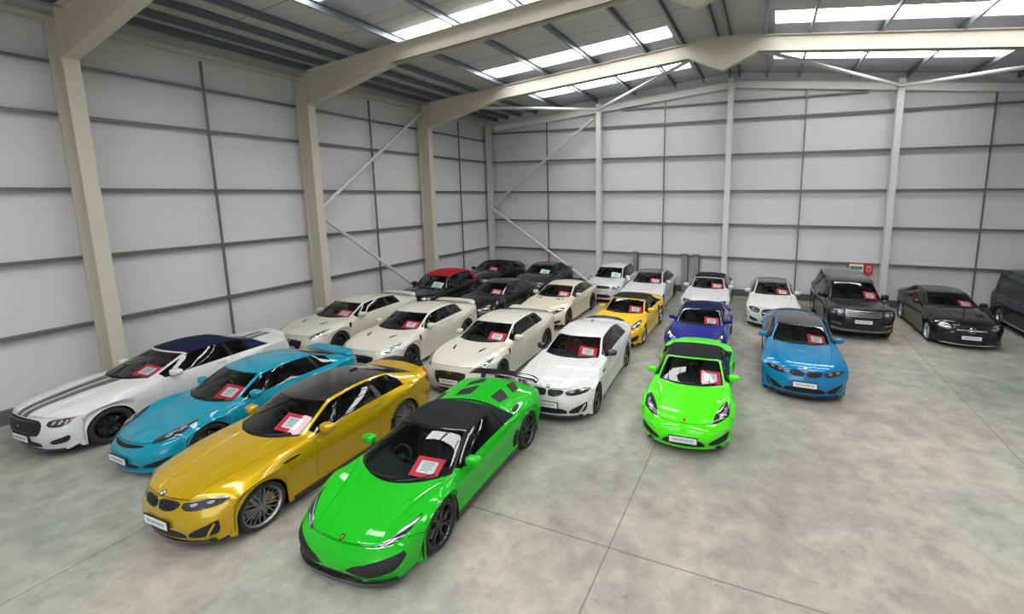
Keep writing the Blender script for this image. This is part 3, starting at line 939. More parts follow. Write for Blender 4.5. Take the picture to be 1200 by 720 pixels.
T['evo'] = dict(type='evo', L=4.37, W=1.90, wb=2.66, fo=.85, r=.40, gc=.22, tyre=.37, wy=(.93, .91, .935), wz=(.90, .86, .90), nosez=.56, nosezz=.84,
 C=[(2.10,.24),(2.18,.56),(2.10,.93),(1.6,1.03),(1.12,1.075),(0.4,1.49),(-0.25,1.6),(-1.25,1.56),(-1.9,1.16),(-2.1,1.10),(-2.17,.7),(-2.1,.32)],
 R=[(2.04,.5,.24),(2.12,.5,.56),(2.04,.5,.92),(1.52,0.66,1.015),(0.84,0.735,1.045),(0.24,0.61,1.455),(-0.36,0.61,1.545),(-1.28,.59,1.50),(-1.84,.66,1.14),(-2.02,.64,1.09),(-2.11,.64,.7),(-2.04,.64,.32)],
 B=[(1.88,.78,.25),(1.94,.83,.58),(1.84,.84,.90),(1.44,0.87,0.975),(0.76,0.865,1.01),(0.15,0.855,1.03),(-0.5,0.85,1.05),(-1.28,.86,1.08),(-1.8,.84,1.09),(-1.95,.80,1.06),(-2.02,.82,.7),(-1.95,.80,.32)],
 rt=.35, bt=.3, opt=dict(seats=4, door=(4.12, 5.9), side=(4.2, 7.6), bpillar=5.9, softside=7.2, softend=7.97, rim=.27, mirror=dict(size=(.08,.115,.09))))
T['hatch'] = dict(type='hatch', L=4.05, W=1.75, wb=2.56, fo=.78, r=.34, gc=.16, tyre=.31, wy=(.865, .855, .87), wz=(.82, .79, .82), nosez=.48, nosezz=.74,
 C=[(1.94,.17),(2.02,.46),(1.94,.84),(1.54,0.98),(1.16,1.045),(0.42,1.45),(-.4,1.52),(-1.40,1.46),(-1.82,1.05),(-1.94,.98),(-2.01,.62),(-1.94,.28)],
 R=[(1.88,.46,.17),(1.96,.46,.46),(1.88,.46,.83),(1.46,0.58,0.96),(0.9,0.68,1.015),(0.26,0.57,1.415),(-.5,.565,1.47),(-1.42,.555,1.41),(-1.77,.63,1.03),(-1.88,.62,.97),(-1.95,.62,.62),(-1.88,.6,.28)],
 B=[(1.74,.72,.18),(1.80,.76,.48),(1.70,.77,.80),(1.38,0.8,0.9),(0.82,0.8,0.955),(0.18,0.8,0.97),(-.6,.80,.99),(-1.38,.80,1.01),(-1.70,.78,.99),(-1.8,.75,.94),(-1.86,.76,.62),(-1.8,.74,.28)],
 rt=.35, bt=.3, opt=dict(seats=4, door=(4.1, 5.9), door2=(5.9, 6.8), side=(4.2, 7.6), bpillar=5.9, rim=.22))
T['van'] = dict(type='van', L=5.14, W=1.93, wb=3.2, fo=.90, r=.385, gc=.20, tyre=.345, wy=(.945, .94, .945), wz=(.86, .84, .86), nosez=.56, nosezz=.84,
 C=[(2.46,.22),(2.56,.55),(2.46,.98),(2.10,1.10),(1.78,1.18),(.95,1.84),(.1,1.95),(-2.30,1.93),(-2.48,1.25),(-2.53,1.10),(-2.56,.6),(-2.5,.3)],
 R=[(2.40,.5,.22),(2.49,.5,.55),(2.39,.5,.97),(2.02,.64,1.08),(1.42,.74,1.15),(.72,.68,1.80),(0,.70,1.89),(-2.26,.69,1.87),(-2.43,.74,1.24),(-2.48,.74,1.10),(-2.52,.74,.6),(-2.45,.72,.3)],
 B=[(2.24,.80,.23),(2.30,.85,.58),(2.18,.86,.92),(1.92,.88,1.02),(1.42,.88,1.07),(.5,.885,1.10),(-.7,.885,1.11),(-2.16,.88,1.12),(-2.36,.86,1.12),(-2.42,.85,1.08),(-2.46,.86,.6),(-2.4,.84,.3)],
 rt=.3, bt=.3, opt=dict(seats=4, door=(4.1, 5.1), door2=(5.25, 6.1), side=(4.25, 7.8), bpillar=5.15, rim=.24, boot=(8.04,9.0), mirror=dict(size=(.08,.12,.11), u=4.3)))

# ------------------------------------------------------------------ details of each shape
def lamps_pair(sh, root, poly, inner, base='lamp_dark', lens='lamp_clear', **k):
    for sd in (1, -1):
        hl = sh.patch(poly, 'headlight', M(base), root, side=sd, off=.004, **k)
        for q, m in inner:
            sh.patch(q, 'lamp_lens', M(m or lens), hl, side=sd, off=.008, thick=.008, smooth=1, res=.05)

def blob(u, v, ru, rv, n=14):
    return [(u + ru * math.cos(2 * PI * i / n), v + rv * math.sin(2 * PI * i / n)) for i in range(n)]

def tails(sh, root, poly):
    sh.both(poly, 'tail_light', M('lamp_red'), root, off=.006)

def fender_vent(sh, root, poly, mat='gloss_black', nm='wing_vent'):
    sh.both(poly, nm, M(mat), root, off=.005)

def det_m4(root, sh, col, trim):
    # twin kidney grille, slim lamps, three-part lower intake
    for sd in (1, -1):
        fr = sh.patch([(1.52,.08),(1.47,.55),(1.52,1.18),(1.70,1.55),(1.86,1.48),(1.92,1.0),(1.92,.40),(1.86,.08)], 'grille_frame', M(trim), root, side=sd, off=.010)
        g = sh.patch([(1.56,.14),(1.52,.55),(1.56,1.12),(1.70,1.42),(1.82,1.36),(1.87,.95),(1.87,.40),(1.82,.14)], 'kidney_grille', M('mesh_black'), fr, side=sd, off=.014)
        for v in (.34, .54, .74, .94, 1.14): sh.line([(1.56, v), (1.84, v)], 'grille_bar', M('gloss_black'), g, w=.010, off=.020, side=sd, n=4)
    lamps_pair(sh, root, [(1.64,1.66),(1.52,2.2),(1.56,2.7),(1.76,3.10),(2.04,3.50),(2.10,3.44),(2.03,2.95),(1.95,2.3),(1.86,1.72)],
               [(blob(1.76, 2.2, .07, .10), None), (blob(1.78, 2.62, .07, .10), None), ([(1.88,2.0),(1.93,2.5),(2.01,3.1),(2.05,3.3),(2.07,3.28),(2.0,2.75),(1.92,2.0)], None)])
    sh.patch([(.28,-1.75),(.28,1.75),(.52,1.95),(.72,1.60),(.78,.9),(.78,-.9),(.72,-1.60),(.52,-1.95)], 'lower_intake', M('mesh_black'), root, smooth=1, off=.004)
    for sd in (1, -1):
        sh.patch([(.32,2.0),(.38,2.85),(.58,3.28),(1.14,3.20),(1.02,2.75),(.66,2.1)], 'corner_intake', M('mesh_black'), root, side=sd, off=.005)
        sh.patch([(.36,2.56),(.38,2.66),(.96,2.98),(1.0,2.90)], 'intake_fin', col, root, side=sd, off=.016, smooth=0)
        fender_vent(sh, root, [(3.36,3.72),(3.32,3.98),(3.40,4.02),(3.62,3.80),(3.60,3.72)]) if sd == 1 else None
        sh.line([(.03,0),(.03,1),(.04,2),(.06,2.85)], 'front_splitter', M('gloss_black'), root, w=.06, off=.018, side=sd, n=8, h=.02)
        sh.patch([(8.75,2.05),(8.70,2.9),(8.95,3.5),(9.35,3.3),(9.45,2.6),(9.3,2.05)], 'tail_light', M('lamp_red'), root, side=sd, off=.006)
    for sd in (1, -1): sh.line([(3.45,5.86),(4.5,5.86),(6.0,5.86),(7.15,5.86)], 'side_skirt', M('gloss_black'), root, w=.07, off=.02, side=sd, n=8, h=.02)
    disc_badge(root, sh, 2.10, 0, .041, [M('gloss_black'), M('card_white'), M('badge_blue')], split=True)
    # bonnet power bulge
    for sd in (1, -1):
        sh.line([(2.12,.75),(2.6,.95),(3.2,1.05),(3.85,1.0)], 'bonnet_crease', col, root, w=.07, off=.009, side=sd, n=8, h=.004)
    # lip spoiler
    spoil(root, sh, 'gloss_black', 8.95, 1.9, .05)
    fin = MB(); P, Nr, tu, tv = sh.frame(6.75, 0)
    fin.beam(P + Vector((.08, 0, -.01)), P + Vector((-.08, 0, -.01)), [(-.018, 0), (.018, 0), (.004, .05), (-.004, .05)])
    fin.build('aerial_fin', M('gloss_black'), root)
    add_plate(root, sh, .47, u=1.02)

def spoil(root, sh, mat, u, v, h):
    m = M(mat) if isinstance(mat, str) else mat
    vv = np.linspace(-v, v, 17)
    P = sh.s.S(np.full(17, u), vv)
    P2 = sh.s.S(np.full(17, u - .28), vv)
    vs, fs = [], []
    for a, b, t in zip(P, P2, vv):
        k = 1 - (abs(t) / v)**4
        vs += [tuple(b + [0, 0, .004]), tuple(a + [-.045, 0, .012 + h * k]), tuple(a + [-.055, 0, -.004])]
    for i in range(16):
        for k in range(3): fs.append((i * 3 + k, i * 3 + (k + 1) % 3, i * 3 + 3 + (k + 1) % 3, i * 3 + 3 + k))
    fs += [(0, 1, 2), (48, 49, 50)]
    MB().add(vs, fs).build('lip_spoiler', m, root, smooth=40)

def wing(root, x, z, span, chord, mat, feet, footmat, foot_z, end=.0, bow=.03, thick=.022, name='rear_wing', foot_y=None, rise=0.0):
    """aerofoil across the tail on two feet"""
    prof = [(chord * .5, 0), (chord * .25, thick), (-chord * .2, thick * 1.1), (-chord * .5, thick * .9 + chord * .10), (-chord * .48, thick * .3 + chord * .07), (0, -thick * .2), (chord * .35, -thick * .4)]
    n = 21; vs, fs = [], []
    for i in range(n):
        y = -span / 2 + span * i / (n - 1)
        k = abs(2 * y / span)
        s = 1 - .35 * max(0, (k - .8) / .2)**2
        for px, pz in prof: vs.append((x + px * s - bow * 0 + bow * 1.6 * (k**2) * 1.0, y, z + pz * s - bow * k**2 - end * max(0, (k - .85) / .15)**2 + rise))
    m = len(prof)
    for i in range(n - 1):
        for k in range(m): fs.append((i * m + k, i * m + (k + 1) % m, i * m + m + (k + 1) % m, i * m + m + k))
    fs += [tuple(range(m)), tuple((n - 1) * m + k for k in range(m))]
    o = MB().add(vs, fs).build(name, mat, root, smooth=40)
    for y in (feet, -feet):
        MB().beam((x + .03, y, foot_z), (x, y, z + .002 - bow * (2 * abs(y) / span)**2), [(-.014, -.07), (.014, -.07), (.014, .07), (-.014, .07)], up=(1, 0, 0)).build('wing_foot', footmat, o)
    return o

def det_gtr(root, sh, col, trim):
    fr = sh.patch([(.62,-1.15),(.62,1.15),(.80,1.45),(1.30,1.75),(1.60,1.72),(1.60,-1.72),(1.30,-1.75),(.80,-1.45)], 'front_grille', M('mesh_black'), root, off=.006, smooth=1)
    for v in (-1.2, 1.2): pass
    for u in (.85, 1.05, 1.25, 1.45): sh.line([(u, -1.3), (u, 1.3)], 'grille_bar', M('gloss_black'), fr, w=.012, off=.012, n=12)
    sh.patch([(.12,-1.5),(.12,1.5),(.36,1.75),(.40,-1.75)][:3] + [(.36,-1.75)], 'lower_intake', M('mesh_black'), root, off=.005)
    lamps_pair(sh, root, [(1.66,2.28),(1.62,2.60),(1.80,2.98),(2.12,3.12),(2.66,3.06),(2.76,2.92),(2.42,2.62),(2.0,2.34)],
               [(blob(1.84, 2.58, .09, .11), None), (blob(2.10, 2.78, .10, .10), None), ([(2.3,2.76),(2.32,2.94),(2.6,2.98),(2.62,2.92)], None)], base='lamp_clear', lens='lamp_dark')
    for sd in (1, -1):
        sh.patch([(.34,2.45),(.40,2.95),(.56,3.30),(.72,3.2),(.70,2.5)], 'corner_intake', M('mesh_black'), root, side=sd, off=.005)
        sh.patch([(3.05,1.00),(3.02,1.22),(3.34,1.30),(3.36,1.18)], 'bonnet_duct', M('mesh_black'), root, side=sd, off=.006, smooth=1, res=.05)
        sh.patch([(3.52,3.50),(3.48,4.2),(3.56,4.25),(3.64,3.6),(3.62,3.48)], 'wing_vent', M('gloss_black'), root, side=sd, off=.006)
        for v, q in ((1.75, .20), (2.5, .26)): sh.patch(blob(9.55, v, .17, q), 'tail_light', M('lamp_red'), root, side=sd, off=.006, smooth=1)
        sh.line([(.03,0),(.03,1),(.04,2),(.06,2.85)], 'front_splitter', M('gloss_black'), root, w=.05, off=.014, side=sd, n=8, h=.02)
    disc_badge(root, sh, 1.50, 0, .05, [M('chrome'), M('gloss_black')], off=.014, scale=(.6, 1.3))
    wing(root, -2.10, 1.135, 1.56, .24, col, .60, col, 1.02, bow=.02, end=.06)
    add_plate(root, sh, .47, u=.98)

def det_porsche(root, sh, col, trim):
    kind = sh.sp.get('kind', '718')
    lamps_pair(sh, root, [(1.84,2.20),(1.80,2.62),(2.05,3.02),(2.50,3.14),(2.88,3.0),(2.90,2.62),(2.55,2.26),(2.12,2.12)],
               [(blob(2.16, 2.56, .10, .10), None), (blob(2.50, 2.74, .10, .10), None), ([(2.28,2.40),(2.32,2.88),(2.38,2.90),(2.36,2.40)], None)], smooth=2)
    if kind == 'gt':
        # lip slot above the nose, wide lower grille with corner blades
        sh.patch([(1.70,-1.75),(1.62,-1.0),(1.58,0),(1.62,1.0),(1.70,1.75),(1.84,1.9),(1.86,1.0),(1.84,0),(1.86,-1.0),(1.84,-1.9)], 'nose_slot', M('mesh_black'), root, off=.005)
        sh.patch([(.22,-1.5),(.22,1.5),(.50,1.72),(.72,1.3),(.74,-1.3),(.50,-1.72)], 'lower_intake', M('mesh_black'), root, off=.005)
        sh.both([(.30,2.0),(.38,2.8),(.56,3.25),(.86,3.15),(.70,2.5),(.56,2.0)], 'corner_intake', M('mesh_black'), root, off=.005)
        for sd in (1, -1): sh.line([(.03,0),(.03,1),(.04,2),(.06,2.85)], 'front_splitter', col, root, w=.07, off=.035, side=sd, n=8, h=.02)
    else:
        sh.patch([(.30,-1.5),(.30,1.5),(.50,1.75),(.98,1.25),(1.0,-1.25),(.50,-1.75)], 'lower_intake', M('mesh_black'), root, off=.005)
        for sd in (1, -1):
            f = sh.patch([(.42,2.02),(.46,2.75),(.62,3.22),(1.12,3.22),(1.06,2.6),(.80,1.98)], 'corner_intake', M('mesh_black'), root, side=sd, off=.005)
            for u in (.44, .60): sh.line([(u + .12, 2.15), (u + .2, 3.05)], 'intake_slat', M('gloss_black'), f, w=.014, off=.012, side=sd, n=6)
            sh.patch([(1.16,2.2),(1.22,3.05),(1.28,3.05),(1.22,2.2)], 'daytime_lamp', M('lamp_clear'), root, side=sd, off=.007, smooth=0)
    shield_badge(root, sh, 2.14, 0, .055, .07, M('gold_metal'), M('badge_red'))
    for sd in (1, -1):
        sh.patch([(6.55,3.75),(6.5,4.35),(6.62,4.6),(6.95,4.2),(6.92,3.72),(6.72,3.62)], 'side_intake', M('mesh_black'), root, side=sd, off=.004)
        sh.patch([(9.1,2.1),(9.05,3.0),(9.25,3.4),(9.55,3.2),(9.5,2.1)], 'tail_light', M('lamp_red'), root, side=sd, off=.006)
        sh.line([(2.15,1.55),(2.5,1.75),(3.0,1.85)], 'bonnet_crease', col, root, w=.05, off=.006, side=sd, n=8, h=.004) if False else None
    if kind == 'gt':
        wing(root, -1.86, .985, 1.50, .24, col, .42, col, .88, bow=.02, end=.04)
    else:
        spoil(root, sh, col, 9.0, 1.8, .03)
    add_plate(root, sh, .36, u=.92, h=.11)

def det_hur(root, sh, col, trim):
    # slim Y lamps, two big wedge intakes split by the nose, black lip
    lamps_pair(sh, root, [(1.88,2.04),(1.82,2.38),(1.98,2.72),(2.40,3.04),(2.80,3.06),(2.46,2.66),(2.16,2.26),(1.98,2.02)],
               [([(1.90,2.16),(1.88,2.34),(2.08,2.62),(2.14,2.56),(2.0,2.3)], None), ([(2.0,2.2),(2.2,2.5),(2.44,2.86),(2.5,2.86),(2.3,2.5),(2.05,2.16)], None), (blob(2.05, 2.48, .06, .08), None)])
    for sd in (1, -1):
        g = sh.patch([(1.02,.75),(.66,1.45),(.52,2.05),(.72,2.70),(1.25,3.22),(1.46,3.05),(1.36,2.1),(1.20,1.1)], 'wedge_intake', M('mesh_black'), root, side=sd, off=.004, smooth=0)
        sh.patch([(.14,.02),(.14,1.3),(.46,.95),(.74,.50),(.78,.02)], 'lower_intake', M('mesh_black'), root, side=sd, off=.004, smooth=0)
        sh.line([(.03,0),(.03,1),(.04,2),(.07,2.9)], 'front_splitter', M('gloss_black'), root, w=.07, off=.045, side=sd, n=10, h=.02)
        sh.patch([(6.62,4.5),(6.56,5.1),(6.70,5.3),(7.0,4.9),(6.96,4.5)], 'side_intake', M('mesh_black'), root, side=sd, off=.004)
        # intake on the rear shoulder
        sh.patch([(8.14,2.42),(8.10,2.86),(8.30,2.88),(8.36,2.46)], 'shoulder_intake', M('mesh_black'), root, side=sd, off=.005)
        # engine-cover slots
        sh.patch([(8.26,.62),(8.20,1.42),(8.40,1.60),(8.52,.72)], 'engine_vent', M('mesh_black'), root, side=sd, off=.005, smooth=0)
        sh.patch([(8.62,.80),(8.52,1.66),(8.64,1.74),(8.80,1.0)], 'engine_vent', M('mesh_black'), root, side=sd, off=.005, smooth=0)
        sh.patch([(9.6,2.0),(9.55,3.1),(9.8,3.3),(9.9,2.0)], 'tail_light', M('lamp_red'), root, side=sd, off=.006)
        # bonnet creases
        sh.line([(2.10,1.05),(2.7,1.25),(3.3,1.5),(3.9,1.8)], 'bonnet_crease', col, root, w=.05, off=.006, side=sd, n=8, h=.004)
    shield_badge(root, sh, 2.16, 0, .06, .075, M('gloss_black'), M('gold_metal'))
    wing(root, -2.06, 1.07, 1.60, .20, M('gloss_black'), .50, M('gloss_black'), .90, bow=.03, end=.03)

def det_mustang(root, sh, col, trim):
    g = sh.patch([(1.02,-1.55),(1.02,1.55),(1.25,2.0),(1.68,2.05),(1.86,1.6),(1.88,-1.6),(1.68,-2.05),(1.25,-2.0)], 'front_grille', M('mesh_black'), root, off=.006)
    for u in (1.2, 1.38, 1.56, 1.72): sh.line([(u, -1.6), (u, 1.6)], 'grille_bar', M('gloss_black'), g, w=.014, off=.012, n=14)
    lamps_pair(sh, root, [(1.50,2.22),(1.42,2.7),(1.58,3.10),(1.92,3.50),(2.02,3.42),(1.95,2.9),(1.84,2.3)],
               [([(1.56,2.4),(1.56,2.5),(1.80,2.56),(1.80,2.46)], None), ([(1.57,2.62),(1.57,2.72),(1.82,2.78),(1.82,2.68)], None), ([(1.60,2.84),(1.60,2.94),(1.85,3.0),(1.85,2.9)], None),
                ([(1.72,3.12),(1.9,3.42),(1.97,3.36),(1.90,3.04)], 'lamp_amber')])
    sh.patch([(.20,-1.6),(.20,1.6),(.52,1.8),(.66,1.3),(.66,-1.3),(.52,-1.8)], 'lower_intake', M('mesh_black'), root, off=.005)
    for sd in (1, -1):
        sh.patch([(.46,2.35),(.50,2.9),(.62,3.35),(.98,3.30),(.86,2.8),(.72,2.35)], 'corner_intake', M('mesh_black'), root, side=sd, off=.005)
        sh.line([(.03,0),(.03,1),(.04,2),(.06,2.85)], 'front_splitter', M('gloss_black'), root, w=.06, off=.02, side=sd, n=8, h=.02)
        sh.line([(2.1,1.1),(2.6,1.2),(3.2,1.3),(3.88,1.35)], 'bonnet_crease', col, root, w=.07, off=.008, side=sd, n=8, h=.004)
        sh.patch([(9.2,1.5),(9.2,2.9),(9.6,2.95),(9.6,1.5)], 'tail_light', M('lamp_red'), root, side=sd, off=.006)
        # twin bonnet stripes
        sh.patch([(1.93,.12),(1.93,.62),(3.90,.78),(3.90,.14)], 'stripe', M('stripe_grey'), root, side=sd, off=.0025, thick=.006, smooth=0)
        sh.patch([(8.06,.14),(8.06,.66),(8.98,.62),(8.98,.14)], 'stripe', M('stripe_grey'), root, side=sd, off=.0025, thick=.006, smooth=0)
    spoil(root, sh, col, 8.98, 1.8, .05)
    disc_badge(root, sh, 1.46, 0, .06, [M('chrome')], off=.016, scale=(.5, 1.0), name='grille_badge')
    add_plate(root, sh, .45, u=.84)

def det_xkr(root, sh, col, trim):
    fr = sh.patch([(.95,-.72),(.95,.72),(1.2,1.05),(1.55,1.02),(1.74,.62),(1.78,-.62),(1.55,-1.02),(1.2,-1.05)], 'grille_frame', M('chrome'), root, off=.006, smooth=2)
    sh.patch([(1.0,-.68),(1.0,.68),(1.22,.97),(1.53,.94),(1.69,.58),(1.72,-.58),(1.53,-.94),(1.22,-.97)], 'front_grille', M('mesh_black'), fr, off=.011, smooth=2)
    lamps_pair(sh, root, [(1.62,2.0),(1.58,2.4),(1.80,2.85),(2.22,3.08),(2.48,3.0),(2.40,2.6),(2.05,2.12),(1.8,1.95)],
               [(blob(1.86, 2.36, .13, .15), None), (blob(2.14, 2.70, .12, .14), None)], smooth=2)
    sh.patch([(.18,-1.5),(.18,1.5),(.45,1.8),(.66,1.2),(.66,-1.2),(.45,-1.8)], 'lower_intake', M('mesh_black'), root, off=.005)
    for sd in (1, -1):
        sh.patch([(.36,2.3),(.42,2.85),(.55,3.2),(.80,3.1),(.66,2.3)], 'corner_intake', M('mesh_black'), root, side=sd, off=.005)
        sh.patch([(3.52,.85),(3.50,1.55),(3.66,1.62),(3.68,.88)], 'bonnet_vent', M('gloss_black'), root, side=sd, off=.006, smooth=1)
        sh.patch([(3.60,3.4),(3.56,4.3),(3.64,4.4),(3.72,3.5)], 'wing_vent', M('chrome'), root, side=sd, off=.005)
        sh.patch([(8.9,2.1),(8.9,3.0),(9.3,3.3),(9.45,2.2)], 'tail_light', M('lamp_red'), root, side=sd, off=.006)
        sh.line([(2.1,.9),(2.6,1.1),(3.2,1.25),(3.88,1.35)], 'bonnet_crease', col, root, w=.06, off=.009, side=sd, n=8, h=.004)
    add_plate(root, sh, .42, u=.80)

def star(root, par, P, R, mat):
    mb = MB()
    mb.lathe([(R - .012, .006), (R, 0), (R - .004, -.006), (R - .014, -.004)], 'x', 32, closed=True)
    for k in range(3):
        a = PI / 2 + 2 * PI * k / 3
        c, s = math.cos(a), math.sin(a)
        mb.add([(0.006, 0, 0), (-.004, -s * .022, c * .022), (-.004, s * .022, -c * .022), (0, c * (R - .004), s * (R - .004))], [(0, 1, 3), (0, 3, 2), (1, 2, 3), (0, 2, 1)])
    o = mb.build('star_badge', mat, par)
    o.location = P
    return o

def det_merc(root, sh, col, trim):
    g = sh.patch([(1.00,-1.25),(1.00,1.25),(1.25,1.72),(1.62,1.66),(1.82,1.25),(1.84,-1.25),(1.62,-1.66),(1.25,-1.72)], 'front_grille', M('mesh_black'), root, off=.006, smooth=1)
    sh.line([(1.42,-1.5),(1.42,0),(1.42,1.5)], 'grille_bar', M('chrome'), g, w=.045, off=.022, n=12, h=.014)
    P, Nr, tu, tv = sh.frame(1.42, 0)
    star(root, g, P + Nr * .032, .095, M('chrome'))
    lamps_pair(sh, root, [(1.45,1.95),(1.36,2.45),(1.50,2.9),(1.84,3.32),(2.06,3.30),(2.0,2.7),(1.85,2.05)],
               [([(1.52,2.1),(1.46,2.5),(1.56,2.82),(1.64,2.78),(1.58,2.45),(1.62,2.12)], None), ([(1.70,2.2),(1.82,2.75),(1.96,3.2),(2.0,3.18),(1.92,2.7),(1.80,2.2)], None), (blob(1.68, 2.6, .10, .14), None)])
    sh.patch([(.22,-1.5),(.22,1.5),(.50,1.75),(.68,1.3),(.68,-1.3),(.50,-1.75)], 'lower_intake', M('mesh_black'), root, off=.005)
    for sd in (1, -1):
        f = sh.patch([(.36,2.15),(.42,2.85),(.56,3.25),(.95,3.20),(.82,2.6),(.64,2.15)], 'corner_intake', M('mesh_black'), root, side=sd, off=.005)
        for u in (.46, .62): sh.line([(u, 2.3), (u + .08, 3.05)], 'intake_slat', M('gloss_black'), f, w=.016, off=.012, side=sd, n=6)
        sh.line([(.03,0),(.03,1),(.04,2),(.06,2.85)], 'front_splitter', M('chrome') if trim == 'chrome' else M('gloss_black'), root, w=.04, off=.014, side=sd, n=8, h=.02)
        sh.line([(2.1,1.0),(2.6,1.1),(3.2,1.2),(3.88,1.25)], 'bonnet_crease', col, root, w=.07, off=.009, side=sd, n=8, h=.004)
        sh.patch([(8.9,1.9),(8.9,3.0),(9.3,3.3),(9.4,2.0)], 'tail_light', M('lamp_red'), root, side=sd, off=.006)
    add_plate(root, sh, .42, u=.84)

def det_rr(root, sh, col, trim):
    g = sh.patch([(1.42,-1.75),(1.42,1.75),(1.55,1.92),(1.88,1.86),(1.90,-1.86),(1.55,-1.92)], 'front_grille', M('alloy_grey'), root, off=.010, smooth=0)
    for u in (1.52, 1.64, 1.76): sh.line([(u, -1.7), (u, 1.7)], 'grille_bar', M('mesh_black'), g, w=.03, off=.013, n=12)
    lamps_pair(sh, root, [(1.42,2.02),(1.38,2.7),(1.50,3.1),(1.72,3.5),(1.98,3.42),(1.93,2.6),(1.86,2.02)],
               [(blob(1.64, 2.35, .13, .18), None), (blob(1.66, 2.78, .12, .14), None), ([(1.82,2.1),(1.86,2.8),(1.93,3.3),(1.96,3.25),(1.91,2.7),(1.87,2.1)], None)])
    sh.patch([(.55,-1.6),(.55,1.6),(.78,1.7),(.95,1.4),(.95,-1.4),(.78,-1.7)], 'lower_intake', M('mesh_black'), root, off=.005)
    for sd in (1, -1):
        f = sh.patch([(.62,2.1),(.62,2.95),(.80,3.3),(1.08,3.2),(1.05,2.1)], 'corner_intake', M('mesh_black'), root, side=sd, off=.005)
        sh.line([(.80,2.2),(.84,3.1)], 'fog_blade', M('alloy_silver'), f, w=.03, off=.014, side=sd, n=6)
        sh.line([(.22,.05),(.22,1),(.24,2),(.30,3.2)], 'skid_plate', M('alloy_grey'), root, w=.07, off=.016, side=sd, n=8, h=.02)
        sh.patch([(3.66,3.3),(3.62,4.4),(3.74,4.5),(3.80,3.4)], 'wing_vent', M('alloy_grey'), root, side=sd, off=.006, smooth=0)
        sh.line([(2.1,1.5),(2.8,1.6),(3.85,1.7)], 'bonnet_crease', col, root, w=.05, off=.009, side=sd, n=8, h=.004)
        sh.line([(5.05,2.06),(6,2.04),(7.0,2.04)], 'roof_rail', M('gloss_black'), root, w=.04, off=.03, side=sd, n=8, h=.01)
        sh.patch([(8.4,2.3),(8.4,3.2),(9.2,3.4),(9.3,2.3)], 'tail_light', M('lamp_red'), root, side=sd, off=.006)
    add_plate(root, sh, .58, u=1.12)

def det_evo(root, sh, col, trim):
    g = sh.patch([(1.46,-1.6),(1.46,1.6),(1.6,1.8),(1.84,1.7),(1.86,-1.7),(1.6,-1.8)], 'front_grille', M('mesh_black'), root, off=.008, smooth=1)
    lamps_pair(sh, root, [(1.50,1.95),(1.45,2.7),(1.66,3.3),(1.95,3.4),(1.93,2.6),(1.84,1.95)], [(blob(1.68, 2.35, .10, .18), None), (blob(1.70, 2.85, .10, .14), None)])
    sh.patch([(.45,-1.6),(.45,1.6),(.75,1.75),(.95,1.4),(.95,-1.4),(.75,-1.75)], 'lower_intake', M('mesh_black'), root, off=.005)
    for sd in (1, -1):
        sh.patch([(.55,2.2),(.55,2.95),(.75,3.3),(.98,3.1),(.95,2.2)], 'corner_intake', M('mesh_black'), root, side=sd, off=.005)
        sh.patch([(8.4,2.3),(8.4,3.2),(9.2,3.4),(9.3,2.3)], 'tail_light', M('lamp_red'), root, side=sd, off=.006)
    add_plate(root, sh, .55, u=1.1)

def det_hatch(root, sh, col, trim):
    g = sh.patch([(1.5,-1.5),(1.5,1.5),(1.62,1.7),(1.82,1.6),(1.84,-1.6),(1.62,-1.7)], 'front_grille', M('mesh_black'), root, off=.008, smooth=1)
    lamps_pair(sh, root, [(1.48,1.85),(1.42,2.6),(1.66,3.2),(2.05,3.35),(2.1,2.7),(1.86,1.9)], [(blob(1.7, 2.3, .14, .18), None), (blob(1.78, 2.8, .12, .14), None)], base='lamp_clear', lens='lamp_dark')
    sh.patch([(.35,-1.6),(.35,1.6),(.65,1.75),(.85,1.4),(.85,-1.4),(.65,-1.75)], 'lower_intake', M('mesh_black'), root, off=.005)
    for sd in (1, -1):
        sh.patch([(.5,2.3),(.5,2.9),(.75,3.2),(.9,2.9),(.85,2.3)], 'corner_intake', M('mesh_black'), root, side=sd, off=.005)
        sh.patch([(8.4,2.3),(8.4,3.2),(9.2,3.4),(9.3,2.3)], 'tail_light', M('lamp_red'), root, side=sd, off=.006)
    add_plate(root, sh, .48, u=1.08)

def det_van(root, sh, col, trim):
    det_hatch(root, sh, col, trim)
    for sd in (1, -1):
        MB().box((-1.2, .93 * sd - .05, .26), (1.15, .93 * sd + .07, .31)).build('running_board', M('alloy_silver'), root)
        sh.line([(5.3,3.3),(6.2,3.3),(7.6,3.3)], 'door_rail', M('gloss_black'), root, w=.02, off=.004, side=sd, n=8)

DETAILS.update(m4=det_m4, gtr=det_gtr, porsche=det_porsche, hur=det_hur, mustang=det_mustang, xkr=det_xkr, merc=det_merc, rr=det_rr, evo=det_evo, hatch=det_hatch, van=det_van)
# ------------------------------------------------------------------ the warehouse
X1 = 26.2; XR = 13.1; Y1 = -33.0
FR = [-5.42, -11.0, -16.5]
WP = .18                                     # cladding stands this far behind the rails
roof_z = lambda x: 8.98 + .0975 * (x if x < XR else X1 - x)
raf_z = lambda x: 8.78 + .0975 * (x if x < XR else X1 - x)

